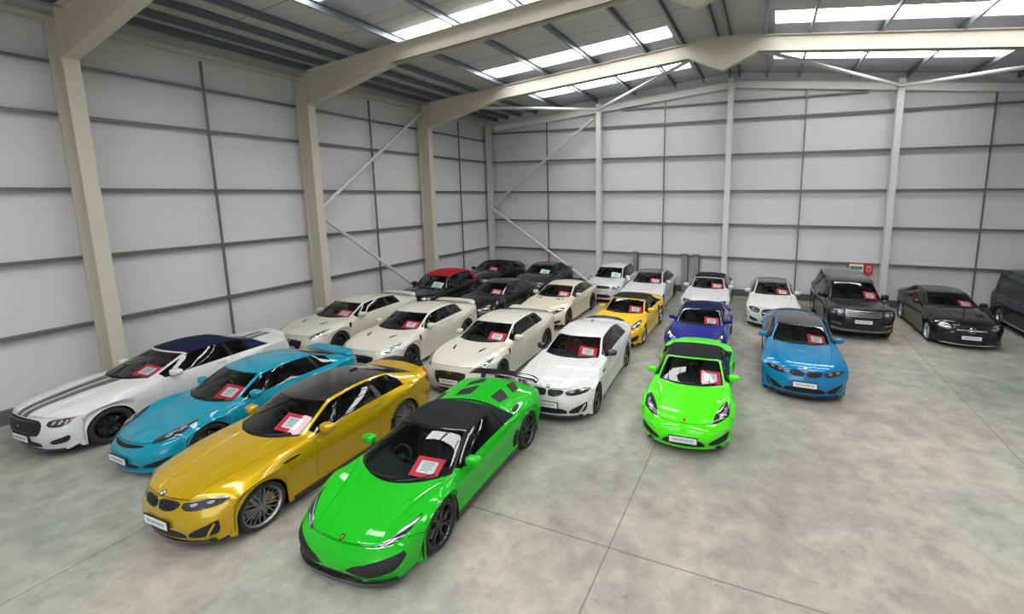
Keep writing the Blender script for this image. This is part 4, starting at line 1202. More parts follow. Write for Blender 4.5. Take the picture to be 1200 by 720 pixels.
def mat_floor():
    m, nt, b, out = nt_mat('concrete')
    N, Lk = nt.nodes, nt.links
    tc = N.new('ShaderNodeTexCoord')
    def noise(s, d, r, dist=0.0):
        n = N.new('ShaderNodeTexNoise'); n.inputs['Scale'].default_value = s; n.inputs['Detail'].default_value = d; n.inputs['Roughness'].default_value = r
        n.inputs['Distortion'].default_value = dist
        Lk.new(tc.outputs['Object'], n.inputs['Vector']); return n
    a, c, e, st = noise(.30, 4, .55, .15), noise(2.2, 8, .68, .1), noise(30, 4, .6), noise(3.2, 6, .7, .3)
    tint = noise(.16, 2, .5)
    r1 = N.new('ShaderNodeValToRGB'); r1.color_ramp.elements[0].position = .36; r1.color_ramp.elements[1].position = .66
    r1.color_ramp.elements[0].color = (.285, .286, .262, 1); r1.color_ramp.elements[1].color = (.425, .405, .362, 1)
    Lk.new(a.outputs['Fac'], r1.inputs[0])
    rt = N.new('ShaderNodeValToRGB'); rt.color_ramp.elements[0].position = .42; rt.color_ramp.elements[1].position = .58
    rt.color_ramp.elements[0].color = (.95, 1.01, .98, 1); rt.color_ramp.elements[1].color = (1.05, .985, .95, 1)
    Lk.new(tint.outputs['Fac'], rt.inputs[0])
    m0 = N.new('ShaderNodeMix'); m0.data_type = 'RGBA'; m0.blend_type = 'MULTIPLY'; m0.inputs[0].default_value = 1
    Lk.new(r1.outputs[0], m0.inputs[6]); Lk.new(rt.outputs[0], m0.inputs[7])
    r2 = N.new('ShaderNodeValToRGB'); r2.color_ramp.elements[0].position = .30; r2.color_ramp.elements[1].position = .70
    r2.color_ramp.elements[0].color = (.62, .63, .63, 1); r2.color_ramp.elements[1].color = (1.25, 1.24, 1.21, 1)
    Lk.new(c.outputs['Fac'], r2.inputs[0])
    mx = N.new('ShaderNodeMix'); mx.data_type = 'RGBA'; mx.blend_type = 'MULTIPLY'; mx.inputs[0].default_value = .9
    Lk.new(m0.outputs[2], mx.inputs[6]); Lk.new(r2.outputs[0], mx.inputs[7])
    # scuffs and rubber marks
    mp = N.new('ShaderNodeMapping'); mp.inputs['Scale'].default_value = (1.0, 2.0, 1); mp.inputs['Rotation'].default_value = (0, 0, .5)
    Lk.new(tc.outputs['Object'], mp.inputs[0]); Lk.new(mp.outputs[0], st.inputs['Vector'])
    r3 = N.new('ShaderNodeValToRGB'); r3.color_ramp.elements[0].position = .615; r3.color_ramp.elements[1].position = .70
    r3.color_ramp.elements[0].color = (1, 1, 1, 1); r3.color_ramp.elements[1].color = (.62, .61, .59, 1)
    Lk.new(st.outputs['Fac'], r3.inputs[0])
    m2 = N.new('ShaderNodeMix'); m2.data_type = 'RGBA'; m2.blend_type = 'MULTIPLY'; m2.inputs[0].default_value = .75
    Lk.new(mx.outputs[2], m2.inputs[6]); Lk.new(r3.outputs[0], m2.inputs[7])
    # saw-cut joints: lines of constant x and of constant y
    sx = N.new('ShaderNodeSeparateXYZ'); Lk.new(tc.outputs['Object'], sx.inputs[0])
    def math_(op, a, bb):
        n = N.new('ShaderNodeMath'); n.operation = op
        for i, q in enumerate((a, bb)):
            if q is None: continue
            if isinstance(q, (int, float)): n.inputs[i].default_value = q
            else: Lk.new(q, n.inputs[i])
        return n.outputs[0]
    acc = None
    for ax, vals in (('X', (6.5, 12.97, 19.3)), ('Y', (-16.63,))):
        for q in vals:
            t = math_('LESS_THAN', math_('ABSOLUTE', math_('SUBTRACT', sx.outputs[ax], q), None), .011)
            acc = t if acc is None else math_('MAXIMUM', acc, t)
    m3 = N.new('ShaderNodeMix'); m3.data_type = 'RGBA'
    Lk.new(math_('MULTIPLY', acc, .62), m3.inputs[0]); Lk.new(m2.outputs[2], m3.inputs[6]); m3.inputs[7].default_value = (.10, .085, .07, 1)
    Lk.new(m3.outputs[2], b.inputs['Base Color'])
    rr = N.new('ShaderNodeMapRange'); rr.inputs[3].default_value = .42; rr.inputs[4].default_value = .62
    Lk.new(c.outputs['Fac'], rr.inputs[0]); Lk.new(rr.outputs[0], b.inputs['Roughness'])
    bp = N.new('ShaderNodeBump'); bp.inputs['Strength'].default_value = .12; bp.inputs['Distance'].default_value = .01
    Lk.new(e.outputs['Fac'], bp.inputs['Height']); Lk.new(bp.outputs[0], b.inputs['Normal'])
    b.inputs['Specular IOR Level'].default_value = .35
    MATS['concrete'] = m

def mat_panel(name, col, axis, scale=12.0, strength=.25, lap=0):
    """pressed liner sheet with fine ribs"""
    m, nt, b, out = nt_mat(name)
    N, Lk = nt.nodes, nt.links
    tc = N.new('ShaderNodeTexCoord'); wv = N.new('ShaderNodeTexWave'); wv.wave_type = 'BANDS'; wv.bands_direction = axis
    wv.inputs['Scale'].default_value = scale
    Lk.new(tc.outputs['Object'], wv.inputs['Vector'])
    bp = N.new('ShaderNodeBump'); bp.inputs['Strength'].default_value = strength; bp.inputs['Distance'].default_value = .01
    Lk.new(wv.outputs['Fac'], bp.inputs['Height']); Lk.new(bp.outputs[0], b.inputs['Normal'])
    no = N.new('ShaderNodeTexNoise'); no.inputs['Scale'].default_value = .5; no.inputs['Detail'].default_value = 3
    Lk.new(tc.outputs['Object'], no.inputs['Vector'])
    mx = N.new('ShaderNodeMix'); mx.data_type = 'RGBA'
    mx.inputs[6].default_value = (*[c * .95 for c in col], 1); mx.inputs[7].default_value = (*[c * 1.04 for c in col], 1)
    Lk.new(no.outputs['Fac'], mx.inputs[0]); Lk.new(mx.outputs[2], b.inputs['Base Color'])
    b.inputs['Roughness'].default_value = .5
    b.inputs['Specular IOR Level'].default_value = .3
    if lap:
        sx = N.new('ShaderNodeSeparateXYZ'); Lk.new(tc.outputs['Object'], sx.inputs[0])
        def mth(op, q, val):
            n = N.new('ShaderNodeMath'); n.operation = op; Lk.new(q, n.inputs[0]); n.inputs[1].default_value = val; return n.outputs[0]
        t = mth('LESS_THAN', mth('MODULO', mth('ADD', sx.outputs['Y'], 100.0), lap), .03)
        m2 = N.new('ShaderNodeMix'); m2.data_type = 'RGBA'; m2.inputs[7].default_value = (*[c * .35 for c in col], 1)
        Lk.new(t, m2.inputs[0]); Lk.new(mx.outputs[2], m2.inputs[6]); Lk.new(m2.outputs[2], b.inputs['Base Color'])
    MATS[name] = m

mat_floor()
mat_panel('wall_liner_x', (.68, .655, .66), 'X')
mat_panel('wall_liner_y', (.68, .655, .66), 'Y')
mat_panel('roof_liner', (.50, .50, .49), 'Y', 3.0, .3, lap=2.0)
simple('steel_cream', (.56, .52, .42), .45)
simple('steel_white', (.64, .63, .60), .45)
simple('galvanised', (.22, .25, .27), .42, .55)
simple('steel_pale', (.76, .75, .71), .45)
simple('rail_steel', (.17, .175, .18), .45, .5)
simple('kerb_grey', (.10, .10, .105), .7)
simple('post_grey', (.24, .24, .245), .6)
simple('silvery_sheet', (.60, .62, .65), .30, .6)
def mat_sky():
    m, nt, b, out = nt_mat('skylight')
    b.inputs['Base Color'].default_value = (.9, .9, .9, 1)
    b.inputs['Emission Color'].default_value = (.97, .985, 1, 1)
    b.inputs['Emission Strength'].default_value = SKY_L
    MATS['skylight'] = m
SKY_L = 11.0
mat_sky()

def struct(o):
    o['kind'] = 'structure'; return o

SKX = (4.5, 11.5)
SKY = [(-2.95, -2.05), (-6.95, -6.0), (-11.3, -10.3), (-14.6, -13.6), (-18.9, -17.9), (-22.9, -21.9), (-26.9, -25.9), (-30.9, -29.9)]  # rows behind the viewpoint are unseen, added for ambient light

def build_building():
    struct(MB().box((-.6, Y1 - .3, -.2), (X1 + .6, .6, 0)).build('floor', M('concrete')))
    # walls: cladding sheets, gable shape at the back
    struct(MB().box((-WP - .1, Y1, 0), (-WP, WP, roof_z(0) + .05)).build('wall_left', M('wall_liner_y')))
    struct(MB().box((X1 + WP, Y1, 0), (X1 + WP + .1, WP, roof_z(0) + .05)).build('wall_right', M('wall_liner_y')))
    g = [(-WP, 0), (X1 + WP, 0), (X1 + WP, roof_z(0)), (XR, roof_z(XR) + .05), (-WP, roof_z(0))]
    def gable(name, y0, y1, poly, mat):
        n = len(poly)
        vs = [(x, y0, z) for x, z in poly] + [(x, y1, z) for x, z in poly]
        fs = [tuple(range(n)), tuple(range(2 * n - 1, n - 1, -1))] + [(i, n + i, n + (i + 1) % n, (i + 1) % n) for i in range(n)]
        return struct(MB().add(vs, fs).build(name, mat))
    gable('wall_back', WP, WP + .1, g, M('wall_liner_x'))
    # front wall behind the viewpoint, with an opening added to let sky light in
    mb = MB()
    for a, b in (((-WP, 0), (9, 8.9)), ((17.2, 0), (X1 + WP, 8.9)), ((9, 5.0), (17.2, 8.9))): mb.box((a[0], Y1 - .1, a[1]), (b[0], Y1, b[1]))
    mb.add([(-WP, Y1, 8.9), (X1 + WP, Y1, 8.9), (XR, Y1, roof_z(XR) + .05), (-WP, Y1 - .1, 8.9), (X1 + WP, Y1 - .1, 8.9), (XR, Y1 - .1, roof_z(XR) + .05)], [(0, 1, 2), (3, 5, 4), (0, 2, 5, 3), (2, 1, 4, 5)])
    struct(mb.build('wall_front', M('wall_liner_x')))
    struct(MB().box((-WP, Y1, 0), (-WP + .12, WP, .30)).build('baseboard_left', M('kerb_grey')))
    struct(MB().box((-WP + .12, WP - .12, 0), (X1 + WP, WP, .30)).build('baseboard_back', M('kerb_grey')))
    # roof sheets with openings for the rooflights
    for nm, sx in (('ceiling_left', 1), ('ceiling_right', -1)):
        q = lambda x: x if sx > 0 else X1 - x
        mb = MB()
        def slab(xa, xb, ya, yb, t=.10):
            vs = []
            for dz in (0, t):
                for x, y in ((xa, ya), (xb, ya), (xb, yb), (xa, yb)): vs.append((q(x), y, roof_z(x) + dz))
            mb.add(vs, [(0, 1, 2, 3), (7, 6, 5, 4), (0, 4, 5, 1), (1, 5, 6, 2), (2, 6, 7, 3), (3, 7, 4, 0)])
        slab(-.4, SKX[0], Y1, WP + .1); slab(SKX[1], XR, Y1, WP + .1)
        ys = [WP + .1] + [v for a, b in SKY for v in (b, a)] + [Y1]
        for i in range(0, len(ys) - 1, 2): slab(SKX[0], SKX[1], ys[i + 1], ys[i])
        struct(mb.build(nm, M('roof_liner')))
    k = 1
    for sx in (1, -1):
        q = lambda x: x if sx > 0 else X1 - x
        for a, b in SKY:
            vs = []
            for dz in (.06, .09):
                for x, y in ((SKX[0], a), (SKX[1], a), (SKX[1], b), (SKX[0], b)): vs.append((q(x), y, roof_z(x) + dz))
            struct(MB().add(vs, [(0, 1, 2, 3), (7, 6, 5, 4), (0, 4, 5, 1), (1, 5, 6, 2), (2, 6, 7, 3), (3, 7, 4, 0)]).build('window_%d' % k, M('skylight')))
            k += 1
    # thin silvery strips under the roof beside the rooflights
    for sx in (1, -1):
        q = lambda x: x if sx > 0 else X1 - x
        for a, b in SKY[:5]:
            vs = []
            for dz in (-.016, -.006):
                for x, y in ((SKX[0], b + .01), (SKX[1], b + .01), (SKX[1], b + 1.05), (SKX[0], b + 1.05)): vs.append((q(x), y, roof_z(x) + dz))
            struct(MB().add(vs, [(0, 1, 2, 3), (7, 6, 5, 4), (0, 4, 5, 1), (1, 5, 6, 2), (2, 6, 7, 3), (3, 7, 4, 0)]).build('trim_%d' % k, M('silvery_sheet')))
            k += 1
    # portal frames
    def iprof(w, d, tf=.018, tw=.012):
        a, b = w / 2, d / 2
        return [(-a, -b), (a, -b), (a, -b + tf), (tw / 2, -b + tf), (tw / 2, b - tf), (a, b - tf), (a, b), (-a, b), (-a, b - tf), (-tw / 2, b - tf), (-tw / 2, -b + tf), (-a, -b + tf)]
    names = {-5.42: 'second from the back wall', -11.0: 'third from the back wall', -16.5: 'nearest in view, white car beside its foot'}
    ordn = {-5.42: 'rearmost', -11.0: 'middle', -16.5: 'nearest'}
    for y in FR:
        for sx in (1, -1):
            q = lambda x: x if sx > 0 else X1 - x
            if y < -17 and sx < 0 or y < -23: pass
            # column: flanges face the room
            col = MB().beam((q(.28), y, 0), (q(.28), y, raf_z(.28) - .02), iprof(.27, .56), up=(1, 0, 0)).build('steel_column', M('steel_cream'))
            MB().box((q(.28) - .33, y - .18, 0), (q(.28) + .33, y + .18, .025)).build('base_plate', M('steel_cream'), col)
            side = 'left' if sx > 0 else 'right'
            if y in names and sx > 0: tag(col, {-5.42: 'cream steel column on left wall, smallest of the three, above the red roofed car', -11.0: 'cream steel column on left wall behind the leftmost of three ivory coupes', -16.5: 'large cream steel column at far left behind the striped white convertible'}[y], 'column')
            else: tag(col, 'cream steel column on the right wall out of view, %s frame' % ordn[y], 'column')
            # rafter: web with haunch and apex plate, two flanges
            top = [(.575, raf_z(.575)), (XR, raf_z(XR))]
            bot = [(.57, 7.78), (4.2, raf_z(4.2) - .50), (12.0, raf_z(12.0) - .50), (XR, 8.98)]
            mb = MB()
            poly = [(.575, raf_z(.575)), (XR, raf_z(XR))] + bot[::-1]
            poly[-1] = (.575, 7.78)
            n = len(poly)
            vs = [(q(x), y - .006, z) for x, z in poly] + [(q(x), y + .006, z) for x, z in poly]
            mb.add(vs, [tuple(range(n)), tuple(range(2 * n - 1, n - 1, -1))] + [(i, n + i, n + (i + 1) % n, (i + 1) % n) for i in range(n)])
            for pl in (top, bot):
                for a, b in zip(pl, pl[1:]):
                    mb.beam((q(a[0]), y, a[1]), (q(b[0]), y, b[1]), [(-.125, -.009), (.125, -.009), (.125, .009), (-.125, .009)])
            mb.beam((q(4.2), y, raf_z(4.2) - .5), (q(12), y, raf_z(12) - .5), [(-.125, -.009), (.125, -.009), (.125, .009), (-.125, .009)])
            r = mb.build('roof_rafter', M('steel_cream'))
            if sx < 0: pass
            for x in (1.8, 4.4, 6.5, 8.5, 10.45):
                MB().beam((q(x), y + .12, raf_z(x) - .42), (q(x), y + .62, raf_z(x) + .10), [(-.02, -.02), (.02, -.02), (.02, .02), (-.02, .02)]).build('stay', M('galvanised'), r)
            tag(r, 'cream steel roof rafter of the %s frame, %s slope' % (ordn.get(y, 'unseen %d' % -y), side), 'rafter')
    # gable frame: rafters and posts on the back wall
    for sx in (1, -1):
        q = lambda x: x if sx > 0 else X1 - x
        o = MB().beam((q(.3), .042, 8.445), (q(XR - .02), .042, 8.42 + .0985 * (XR - .06)), [(-.072, -.145), (.072, -.145), (.072, .145), (-.072, .145)]).build('gable_rafter', M('steel_pale'))
        tag(o, 'cream steel rafter along the top of the back wall, %s of the ridge' % ('left' if sx > 0 else 'right'), 'rafter')
    for x, lab in ((.1, 'cream steel corner post where left wall and back wall meet'), (6.68, 'cream steel post on back wall, first right of the corner post'), (13.0, 'cream steel post on back wall below the roof ridge'), (19.45, 'cream steel post on back wall beside the red sign'), (X1 - .1, 'cream steel corner post at right end of the back wall, out of view')):
        zt = min(8.45 + .0985 * (x if x < XR else X1 - x) + .2, 10)
        o = MB().beam((x, -.20, 0), (x, -.20, zt), iprof(.24, .30), up=(0, 1, 0)).build('gable_post', M('steel_white'))
        MB().box((x - .17, -.37, 0), (x + .17, -.03, .025)).build('base_plate', M('steel_white'), o)
        tag(o, lab, 'column')
    # wall rails (Z sections) and joint posts
    def zprof(d=.17, h=.075): return [(-d / 2, -h), (d / 2, -h), (d / 2, -h + .012), (-d / 2 + .012, -h + .012), (-d / 2 + .012, h * .2), (-d / 2, h * .2)]
    lv = ['lowest', 'second lowest', 'middle', 'second highest', 'highest']
    for z, l in zip((1.84, 3.42, 4.99, 6.64, 7.76), lv):
        for nm, x, s in (('left', -.09, 1), ('right', X1 + .09, -1)):
            o = MB().box((x - .085, Y1, z - .018), (x + .085, .05, z + .018)).build('wall_rail', M('rail_steel'))
            mb = MB().box((x + .065 * s - .012, Y1, z - .055), (x + .065 * s + .012, .05, z + .02)).build('rail_lip', M('rail_steel'), o)
            tag(o, '%s grey steel rail running along the %s wall' % (l, nm), 'wall rail')
    for z, l in zip((1.84, 3.42, 4.99, 6.64, 8.2), lv):
        o = MB().box((-.05, .01, z - .018), (X1 + .05, .17, z + .018)).build('wall_rail', M('rail_steel'))
        MB().box((-.05, .012, z - .055), (X1 + .05, .034, z + .02)).build('rail_lip', M('rail_steel'), o)
        tag(o, '%s long grey steel rail running across the back wall' % l, 'wall rail')
    o = MB().box((7.8, .01, 8.95), (18.4, .17, 9.0)).build('wall_rail', M('rail_steel'))
    tag(o, 'short grey steel rail high in the gable of the back wall', 'wall rail')
    for nm, x in (('left', .10), ('right', X1 - .10)):
        tag(MB().box((x - .06, Y1, 8.56), (x + .06, -.37, 8.68)).build('eaves_tube', M('steel_cream')), 'cream square tube along the top of the %s wall' % nm, 'eaves beam')
    for i, y in enumerate((-2.7, -8.15, -13.75, -19.2)):
        tag(MB().box((-.03, y - .03, 0), (.012, y + .03, 8.5)).build('joint_post', M('rail_steel')), ['thin dark upright on left wall in the bay nearest the corner', 'thin dark upright on left wall behind the diagonal braces', 'thin dark upright on left wall above the navy soft top', 'thin dark upright on left wall left of the view'][i], 'upright')
    for i, x in enumerate((3.63, 9.98, 16.1, 22.6)):
        zt = 8.24 + .0985 * (x if x < XR else X1 - x)
        tag(MB().box((x - .03, -.012, 0), (x + .03, .02, zt)).build('joint_post', M('rail_steel')), ['thin dark upright on back wall behind the diagonal braces', 'thin dark upright on back wall left of the ridge post', 'thin dark upright on back wall above the white coupe', 'thin dark upright on back wall above the black saloon'][i], 'upright')
    # diagonal braces
    def tube(p0, p1, nm, lab, mat='steel_white', r=.065):
        tag(MB().rod(p0, p1, r, 12).build(nm, M(mat)), lab, 'brace')
    tube((.34, -10.78, 4.40), (.34, -5.62, 8.45), 'wall_brace', 'white tube brace rising right on left wall between two columns')
    tube((.34, -10.78, 4.05), (.34, -5.75, .10), 'wall_brace', 'white tube brace falling right on left wall between two columns')
    tube((.28, -.42, 4.15), (6.5, -.42, 8.60), 'wall_brace', 'white tube brace rising right on back wall beside the corner post')
    tube((.28, -.42, 4.10), (6.4, -.42, .10), 'wall_brace', 'white tube brace falling right on back wall beside the corner post')
    for i, (a, b) in enumerate((((6.68, -.35), (2.2, -5.3)), ((6.68, -.35), (12.2, -5.3)), ((19.45, -.35), (14.3, -5.3)), ((19.45, -.35), (24.2, -5.3)))):
        zz = lambda x: raf_z(x) - .42
        tube((a[0], a[1], zz(a[0]) + .0), (b[0], b[1], zz(b[0])), 'roof_brace', ['white roof brace left of the first back wall post, running left', 'white roof brace crossing the rooflight left of the ridge', 'white roof brace just right of the ridge, falling to the post', 'white roof brace at far right below the rooflight'][i])
    # purlins
    xs = [.55, 1.25, 2.1, 3.0, 4.5, 6.5, 8.5, 10.45, 11.75, 12.9]
    on = ['first', 'second', 'third', 'fourth', 'fifth', 'sixth', 'seventh', 'eighth', 'ninth', 'tenth']
    for sx in (1, -1):
        for x, l in zip(xs, on):
            q = x if sx > 0 else X1 - x
            z = roof_z(x)
            o = MB().beam((q, Y1, z - .105), (q, .1, z - .105), [(-.035, -.10), (.035, -.10), (.035, -.075), (-.02, -.075), (-.02, .075), (.035, .075), (.035, .10), (-.035, .10)]).build('roof_purlin', M('galvanised'))
            tag(o, '%s galvanised roof purlin up from the %s eaves' % (l, 'left' if sx > 0 else 'right'), 'purlin')
    # short posts by the back wall
    for x, w, lab in ((8.60, .10, 'short grey steel post below the lowest rail of the back wall, left one'), (11.12, .13, 'wider short grey post below the lowest rail, middle one of three'), (11.66, .12, 'short grey post below the lowest rail, right one of three')):
        o = MB().box((x - w, -.14, 0), (x + w, .0, 1.86)).build('short_post', M('post_grey'))
        MB().box((x - w - .03, -.17, 1.86), (x + w + .03, .0, 1.93)).build('post_cap', M('rail_steel'), o)
        MB().box((x + w, -.13, 0), (x + w + .05, -.0, 1.86)).build('post_side', M('kerb_grey'), o)  # darker strip down the right side of each post
        tag(o, lab, 'post')
    # signs on the back wall
    o = MB().box((18.18, -.03, 1.40), (18.74, -.01, 1.86)).build('wall_sign', M('plate_white'))
    simple('sign_green', (.05, .26, .14), .5); simple('sign_red', (.50, .02, .04), .5); simple('sign_pink', (.70, .28, .28), .5)
    MB().box((18.24, -.034, 1.58), (18.70, -.028, 1.72)).build('sign_band', M('sign_green'), o)
    MB().box((18.18, -.036, 1.82), (18.74, -.028, 1.87)).build('sign_edge', M('sign_red'), o)
    MB().box((18.14, -.036, 1.62), (18.20, -.008, 1.87)).build('sign_edge', M('sign_red'), o)
    tag(o, 'white sign with green band and red edge on back wall above black four wheel drive', 'sign')
    o = MB().box((18.78, -.05, 1.38), (19.08, -.01, 1.88)).build('wall_sign', M('sign_red'))
    MB().box((18.85, -.054, 1.50), (19.01, -.048, 1.76)).build('sign_symbol', M('sign_pink'), o)
    MB().box((18.90, -.058, 1.54), (18.96, -.052, 1.70)).build('sign_symbol', M('sign_red'), o)
    tag(o, 'small red sign on back wall beside the white post', 'sign')
# ------------------------------------------------------------------ cars, cards, light, camera
def with_opt(t, kind=None, length=None, width=None, height=None, **o):
    sp = copy.deepcopy(T[t])
    if width:
        k = width / sp['W']; sp['W'] *= k; sp['wy'] = tuple(q * k for q in sp['wy'])
        for q in 'RB': sp[q] = [(p[0], p[1] * k, p[2]) for p in sp[q]]
    if height:
        k = height / max(p[1] for p in sp['C'])
        for q in 'CRB': sp[q] = [(*p[:-1], p[-1] * k) for p in sp[q]]
        sp['wz'] = tuple(q * k for q in sp['wz'])
    if length:
        k = length / sp['L']
        for q in ('L', 'wb', 'fo'): sp[q] *= k
        for q in 'CRB': sp[q] = [(p[0] * k, *p[1:]) for p in sp[q]]
    if kind: sp['kind'] = kind
    sp['opt'].update(o)
    return sp

def add_card(sh, root, u, v, label, size=(.43, .33), red='card_red', group=None, tilt=0.0):
    """price card lying just behind the windscreen"""
    P, Nr, tu, tv = sh.frame(u, v)
    up = tu if tu.z > 0 else -tu
    side = up.cross(Nr)
    mw = Matrix.Rotation(root.rotation_euler.z, 3, 'Z')
    base = Vector(root.location)
    P, Nr, up, side = [mw @ q for q in (P, Nr, up, side)]
    P = P + base - Nr * .065
    w, h = size
    Rm = Matrix((side, up, Nr)).transposed() @ Matrix.Rotation(tilt, 3, 'Z')
    o = MB().box((-w / 2, -h / 2, -.003), (w / 2, h / 2, .003)).build('price_card', M(red))
    o.matrix_world = Matrix.Translation(P) @ Rm.to_4x4()
    MB().box((-w * .31, -h * .30, .002), (w * .31, h * .30, .0045)).build('card_sheet', M('card_white'), o)
    mb = MB()
    for k, (a, b) in enumerate(((-.22, .20), (-.20, .22), (-.23, .16), (-.18, .20), (-.22, .10))):
        y = h * (.20 - .095 * k)
        mb.box((w * a, y - h * .022, .004), (w * b, y + h * .022, .0055))
    mb.build('card_print', M('card_ink'), o)
    tag(o, label, 'price card', group)
    return o

def build_cars():
    P = lambda n, c, **k: paint(n, c, **k)
    white = P('paint_white', (.66, .65, .63)); ivory = P('paint_ivory', (.62, .595, .50)); cream = P('paint_cream', (.64, .585, .44))
    silver = P('paint_silver', (.62, .635, .64), metal=.15, rough=.3); pearl = P('paint_pearl', (.66, .66, .66), metal=.1, rough=.3)
    green = P('paint_green', (.008, .43, .010)); lime = P('paint_lime', (.075, .78, .004)); gold = P('paint_gold', (.52, .335, .005), metal=.3, rough=.28)
    teal = P('paint_teal', (.003, .25, .36)); blue = P('paint_blue', (.004, .20, .42), metal=.2, rough=.3); royal = P('paint_royal', (.004, .014, .25), metal=.2, rough=.3)
    yellow = P('paint_yellow', (.88, .53, .003)); black = P('paint_black', (.010, .010, .012)); graphite = P('paint_graphite', (.016, .0155, .016), metal=.3, rough=.3)
    navy = P('paint_navy', (.004, .004, .016))
    black2 = P('paint_black_grey', (.016, .017, .018), metal=.2, rough=.3)
    rb, rn, rr_ = M('roof_black'), M('roof_navy'), M('roof_red')
    tw, mul = ('twin5', 'alloy_black'), ('multi', 'alloy_grey')
    L = []
    def car(name, key, sp, col, pos, deg, label, card=None, roof=None, cat='car', **k):
        root, sh = build_car(name, key, sp, col, roof, loc=pos, yaw=math.radians(deg), **k)
        tag(root, label, cat)
        if card: add_card(sh, root, *card)
        return root, sh
    C = lambda who, u=4.40, v=1.12, **k: (u, v, 'red edged price card behind windscreen of the ' + who)
    # front row
    car('convertible_car', 'mus', with_opt('mustang', soft=rn), white, (2.02, -16.18), -87.6, 'white convertible with dark bonnet stripes and navy soft top beside left wall', C('striped white convertible'), wheel=('ten', 'alloy_black'))
    car('sports_car', 'cay', with_opt('cayman', kind='gt'), teal, (4.60, -16.04), -90.2, 'turquoise blue sports coupe with rear wing, between white convertible and gold coupe', C('turquoise sports coupe'), wheel=('twin5', 'alloy_black'))
    car('coupe_car', 'm4g', with_opt('m4', rim=.275), gold, (7.23, -16.58), -88.9, 'metallic gold coupe with black carbon roof and grey multi spoke wheels', C('gold coupe', 4.44, 1.06), roof=M('carbon'), wheel=mul, caliper='gold_metal')
    car('supercar', 'hur', with_opt('hur', soft=rb), green, (9.86, -16.22), -87.0, 'bright green low supercar with black soft top and black rear wing, nearest the camera', C('bright green supercar', 4.36, 1.0), wheel=('y7', 'alloy_black'))
    # second row
    r1, sh1 = car('coupe_car', 'gtr', with_opt('gtr'), ivory, (1.84, -11.12), -87.5, 'ivory white coupe with rear wing beside left wall, leftmost of three alike', C('ivory coupe nearest the left wall'), wheel=('ten', 'alloy_black'))
    def copy_tree(o, parent=None):
        c = o.copy(); COL.objects.link(c)
        if parent is not None: c.parent = parent
        for ch in list(o.children): copy_tree(ch, c)
        return c
    for pos, deg, lab, who in (((4.77, -11.36), -85.4, 'ivory white coupe with rear wing directly behind the gold coupe, middle of three alike', 'ivory coupe in the middle of the three'), ((7.76, -11.38), -86.6, 'ivory white coupe with rear wing behind the green supercar, rightmost of three alike', 'ivory coupe behind the green supercar')):
        r = copy_tree(r1); r.location = (*pos, 0); r.rotation_euler = (0, 0, math.radians(deg))
        tag(r, lab, 'car')
        add_card(sh1, r, *C(who))
    car('coupe_car', 'm4w', with_opt('m4', rim=.265), white, (10.48, -11.62), -86.3, 'white coupe with black grille and red seats, left of the lime green convertible', C('white coupe with red seats'), wheel=tw, leather='leather_red', mirrormat=M('gloss_black'))
    car('convertible_car', 'boxl', with_opt('boxster', soft=rb), lime, (13.38, -11.92), -86.0, 'lime green convertible with black soft top standing alone on the open floor', C('lime green convertible', 4.42, 1.2), wheel=('five', 'alloy_black'))
    # third row
    car('crossover_car', 'evo', with_opt('evo', length=4.2, height=1.53, soft=rr_), black, (1.71, -6.6), -86.0, 'black convertible crossover with red fabric roof near the left wall', (4.40, 1.12, 'plain white price card behind windscreen of the black car with red roof', (.43, .33), 'card_white'), wheel=tw)
    car('coupe_car', 'blkm', with_opt('xkr', length=4.55), black2, (4.58, -6.58), -88.8, 'glossy black coupe between the red roofed car and the cream coupe', C('glossy black coupe in third row'), wheel=tw)
    car('coupe_car', 'xkr', with_opt('xkr', length=4.6), cream, (7.22, -5.98), -88.0, 'cream coupe with bonnet vents and oval headlights behind the ivory coupes', C('cream coupe with bonnet vents'), wheel=('ten', 'alloy_black'))
    car('convertible_car', 'boxy', with_opt('boxster', soft=rb), yellow, (10.38, -6.95), -89.4, 'yellow convertible with black soft top behind the white coupe', C('yellow convertible'), wheel=('five', 'alloy_grey'))
    car('convertible_car', 'boxn', with_opt('boxster', soft=rn), royal, (12.96, -7.46), -89.5, 'royal blue convertible with dark soft top behind the lime green convertible', C('royal blue convertible'), wheel=('five', 'alloy_grey'))
    car('coupe_car', 'm4b', with_opt('m4', rim=.265), blue, (15.75, -8.62), -89.2, 'bright blue coupe with dark roof and kidney grille standing alone at right', C('bright blue coupe'), roof=M('carbon'), wheel=tw)
    # back row
    car('convertible_car', 'musb', with_opt('mustang', length=4.3, soft=rb), black, (1.51, -2.27), -88.8, 'black car with soft top in the back corner behind the red roofed car', C('black car in the back corner'), wheel=tw)
    car('coupe_car', 'mercb', with_opt('merc', length=4.35), black2, (4.39, -2.1), -88.8, 'black coupe against the back wall, left of the silver hatchback', (4.40, 1.12, 'plain white price card behind windscreen of the black coupe by the back wall', (.43, .33), 'card_white'), wheel=tw)
    car('hatchback_car', 'hat', with_opt('hatch', length=3.5), silver, (8.04, -1.96), -88.8, 'small silver hatchback by the back wall behind the cream coupe', (4.40, 1.12, 'plain white price card behind windscreen of the small silver hatchback', (.43, .33), 'card_white'), wheel=('five', 'alloy_silver'))
    car('saloon_car', 'sed', with_opt('sedan', length=4.55), pearl, (10.0, -2.42), -88.9, 'pearl white saloon with black glass roof behind the yellow convertible', C('pearl saloon behind the yellow convertible'), roof=M('gloss_black'), wheel=tw)
    car('convertible_car', 'sedb', with_opt('merc', length=4.5, soft=rb, softside=7.2), pearl, (12.63, -2.64), -89.0, 'pearl white coupe with dark top by the back wall behind the royal blue convertible', C('pearl coupe behind the royal blue convertible'), wheel=tw)
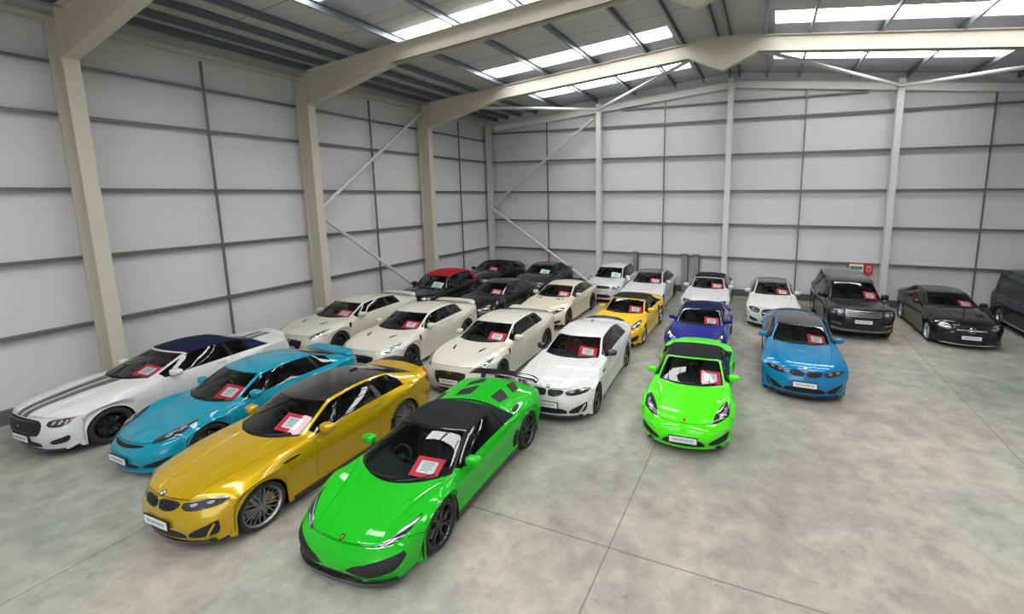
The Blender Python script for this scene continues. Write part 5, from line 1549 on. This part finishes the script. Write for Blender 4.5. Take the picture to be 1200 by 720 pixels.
    car('coupe_car', 'mercw', with_opt('merc'), white, (15.1, -2.9), -88.6, 'white coupe with black grille by the back wall, left of the black four wheel drive', C('white coupe by the back wall'), roof=M('gloss_black'), wheel=tw)
    car('offroad_car', 'rr', with_opt('rr'), graphite, (17.72, -3.1), -86.3, 'graphite black four wheel drive with grey grille by the back wall', C('graphite four wheel drive', 4.40, 1.25), wheel=('five', 'alloy_grey'))
    car('saloon_car', 'mercs', with_opt('sedan', width=1.90, height=1.47), black, (20.76, -2.95), -88.7, 'black saloon with chrome star grille between the four wheel drive and the van', C('black saloon with star grille'), wheel=('ten', 'alloy_silver'), trim='chrome')
    car('passenger_van', 'van', with_opt('van'), navy, (23.85, -3.0), -90, 'dark navy passenger van at the right edge of the picture', None, wheel=('five', 'alloy_grey'), cat='van')

def build_light():
    w = bpy.data.worlds.new('world'); SC.world = w; w.use_nodes = True
    bg = w.node_tree.nodes['Background']
    bg.inputs[0].default_value = (.80, .88, 1.0, 1); bg.inputs[1].default_value = 3.0

def build_camera():
    cam = bpy.data.cameras.new('camera'); co = bpy.data.objects.new('camera', cam); COL.objects.link(co)
    cam.sensor_width = 36.0; cam.lens = 520.209 / 1200 * 36
    cam.shift_x = -93.133 / 1200; cam.shift_y = -55.538 / 1200
    yw, pt, rl = math.radians(21.52163), math.radians(8.39011), math.radians(-.15992)
    f = Vector((-math.sin(yw) * math.cos(pt), math.cos(yw) * math.cos(pt), -math.sin(pt))); r = Vector((math.cos(yw), math.sin(yw), 0)); u = r.cross(f)
    r2 = r * math.cos(rl) + u * math.sin(rl); u2 = -r * math.sin(rl) + u * math.cos(rl)
    m = Matrix((r2, u2, -f)).transposed().to_4x4()
    co.matrix_world = Matrix.Translation((14.76964, -21.81464, 4.83166)) @ m
    cam.clip_end = 200
    SC.camera = co
    v = SC.view_settings
    v.view_transform = 'Standard'; v.look = 'None'; v.gamma = 1; v.use_curve_mapping = False; v.exposure = EXPOSURE

EXPOSURE = 0.15
build_building()
build_cars()
build_light()
build_camera()
GROUPS = {'price card': 'price cards behind the windscreens', 'purlin': 'roof purlins', 'wall rail': 'wall rails', 'column': 'steel columns', 'rafter': 'roof rafters', 'upright': 'thin uprights on the walls', 'brace': 'tube braces', 'post': 'short posts by the back wall'}
for o in list(SC.objects):
    if o.parent is None and o.get('category') in GROUPS: o['group'] = GROUPS[o['category']]
    elif o.parent is None and str(o.get('label', '')).startswith('ivory white coupe'): o['group'] = 'ivory white coupes with rear wings'
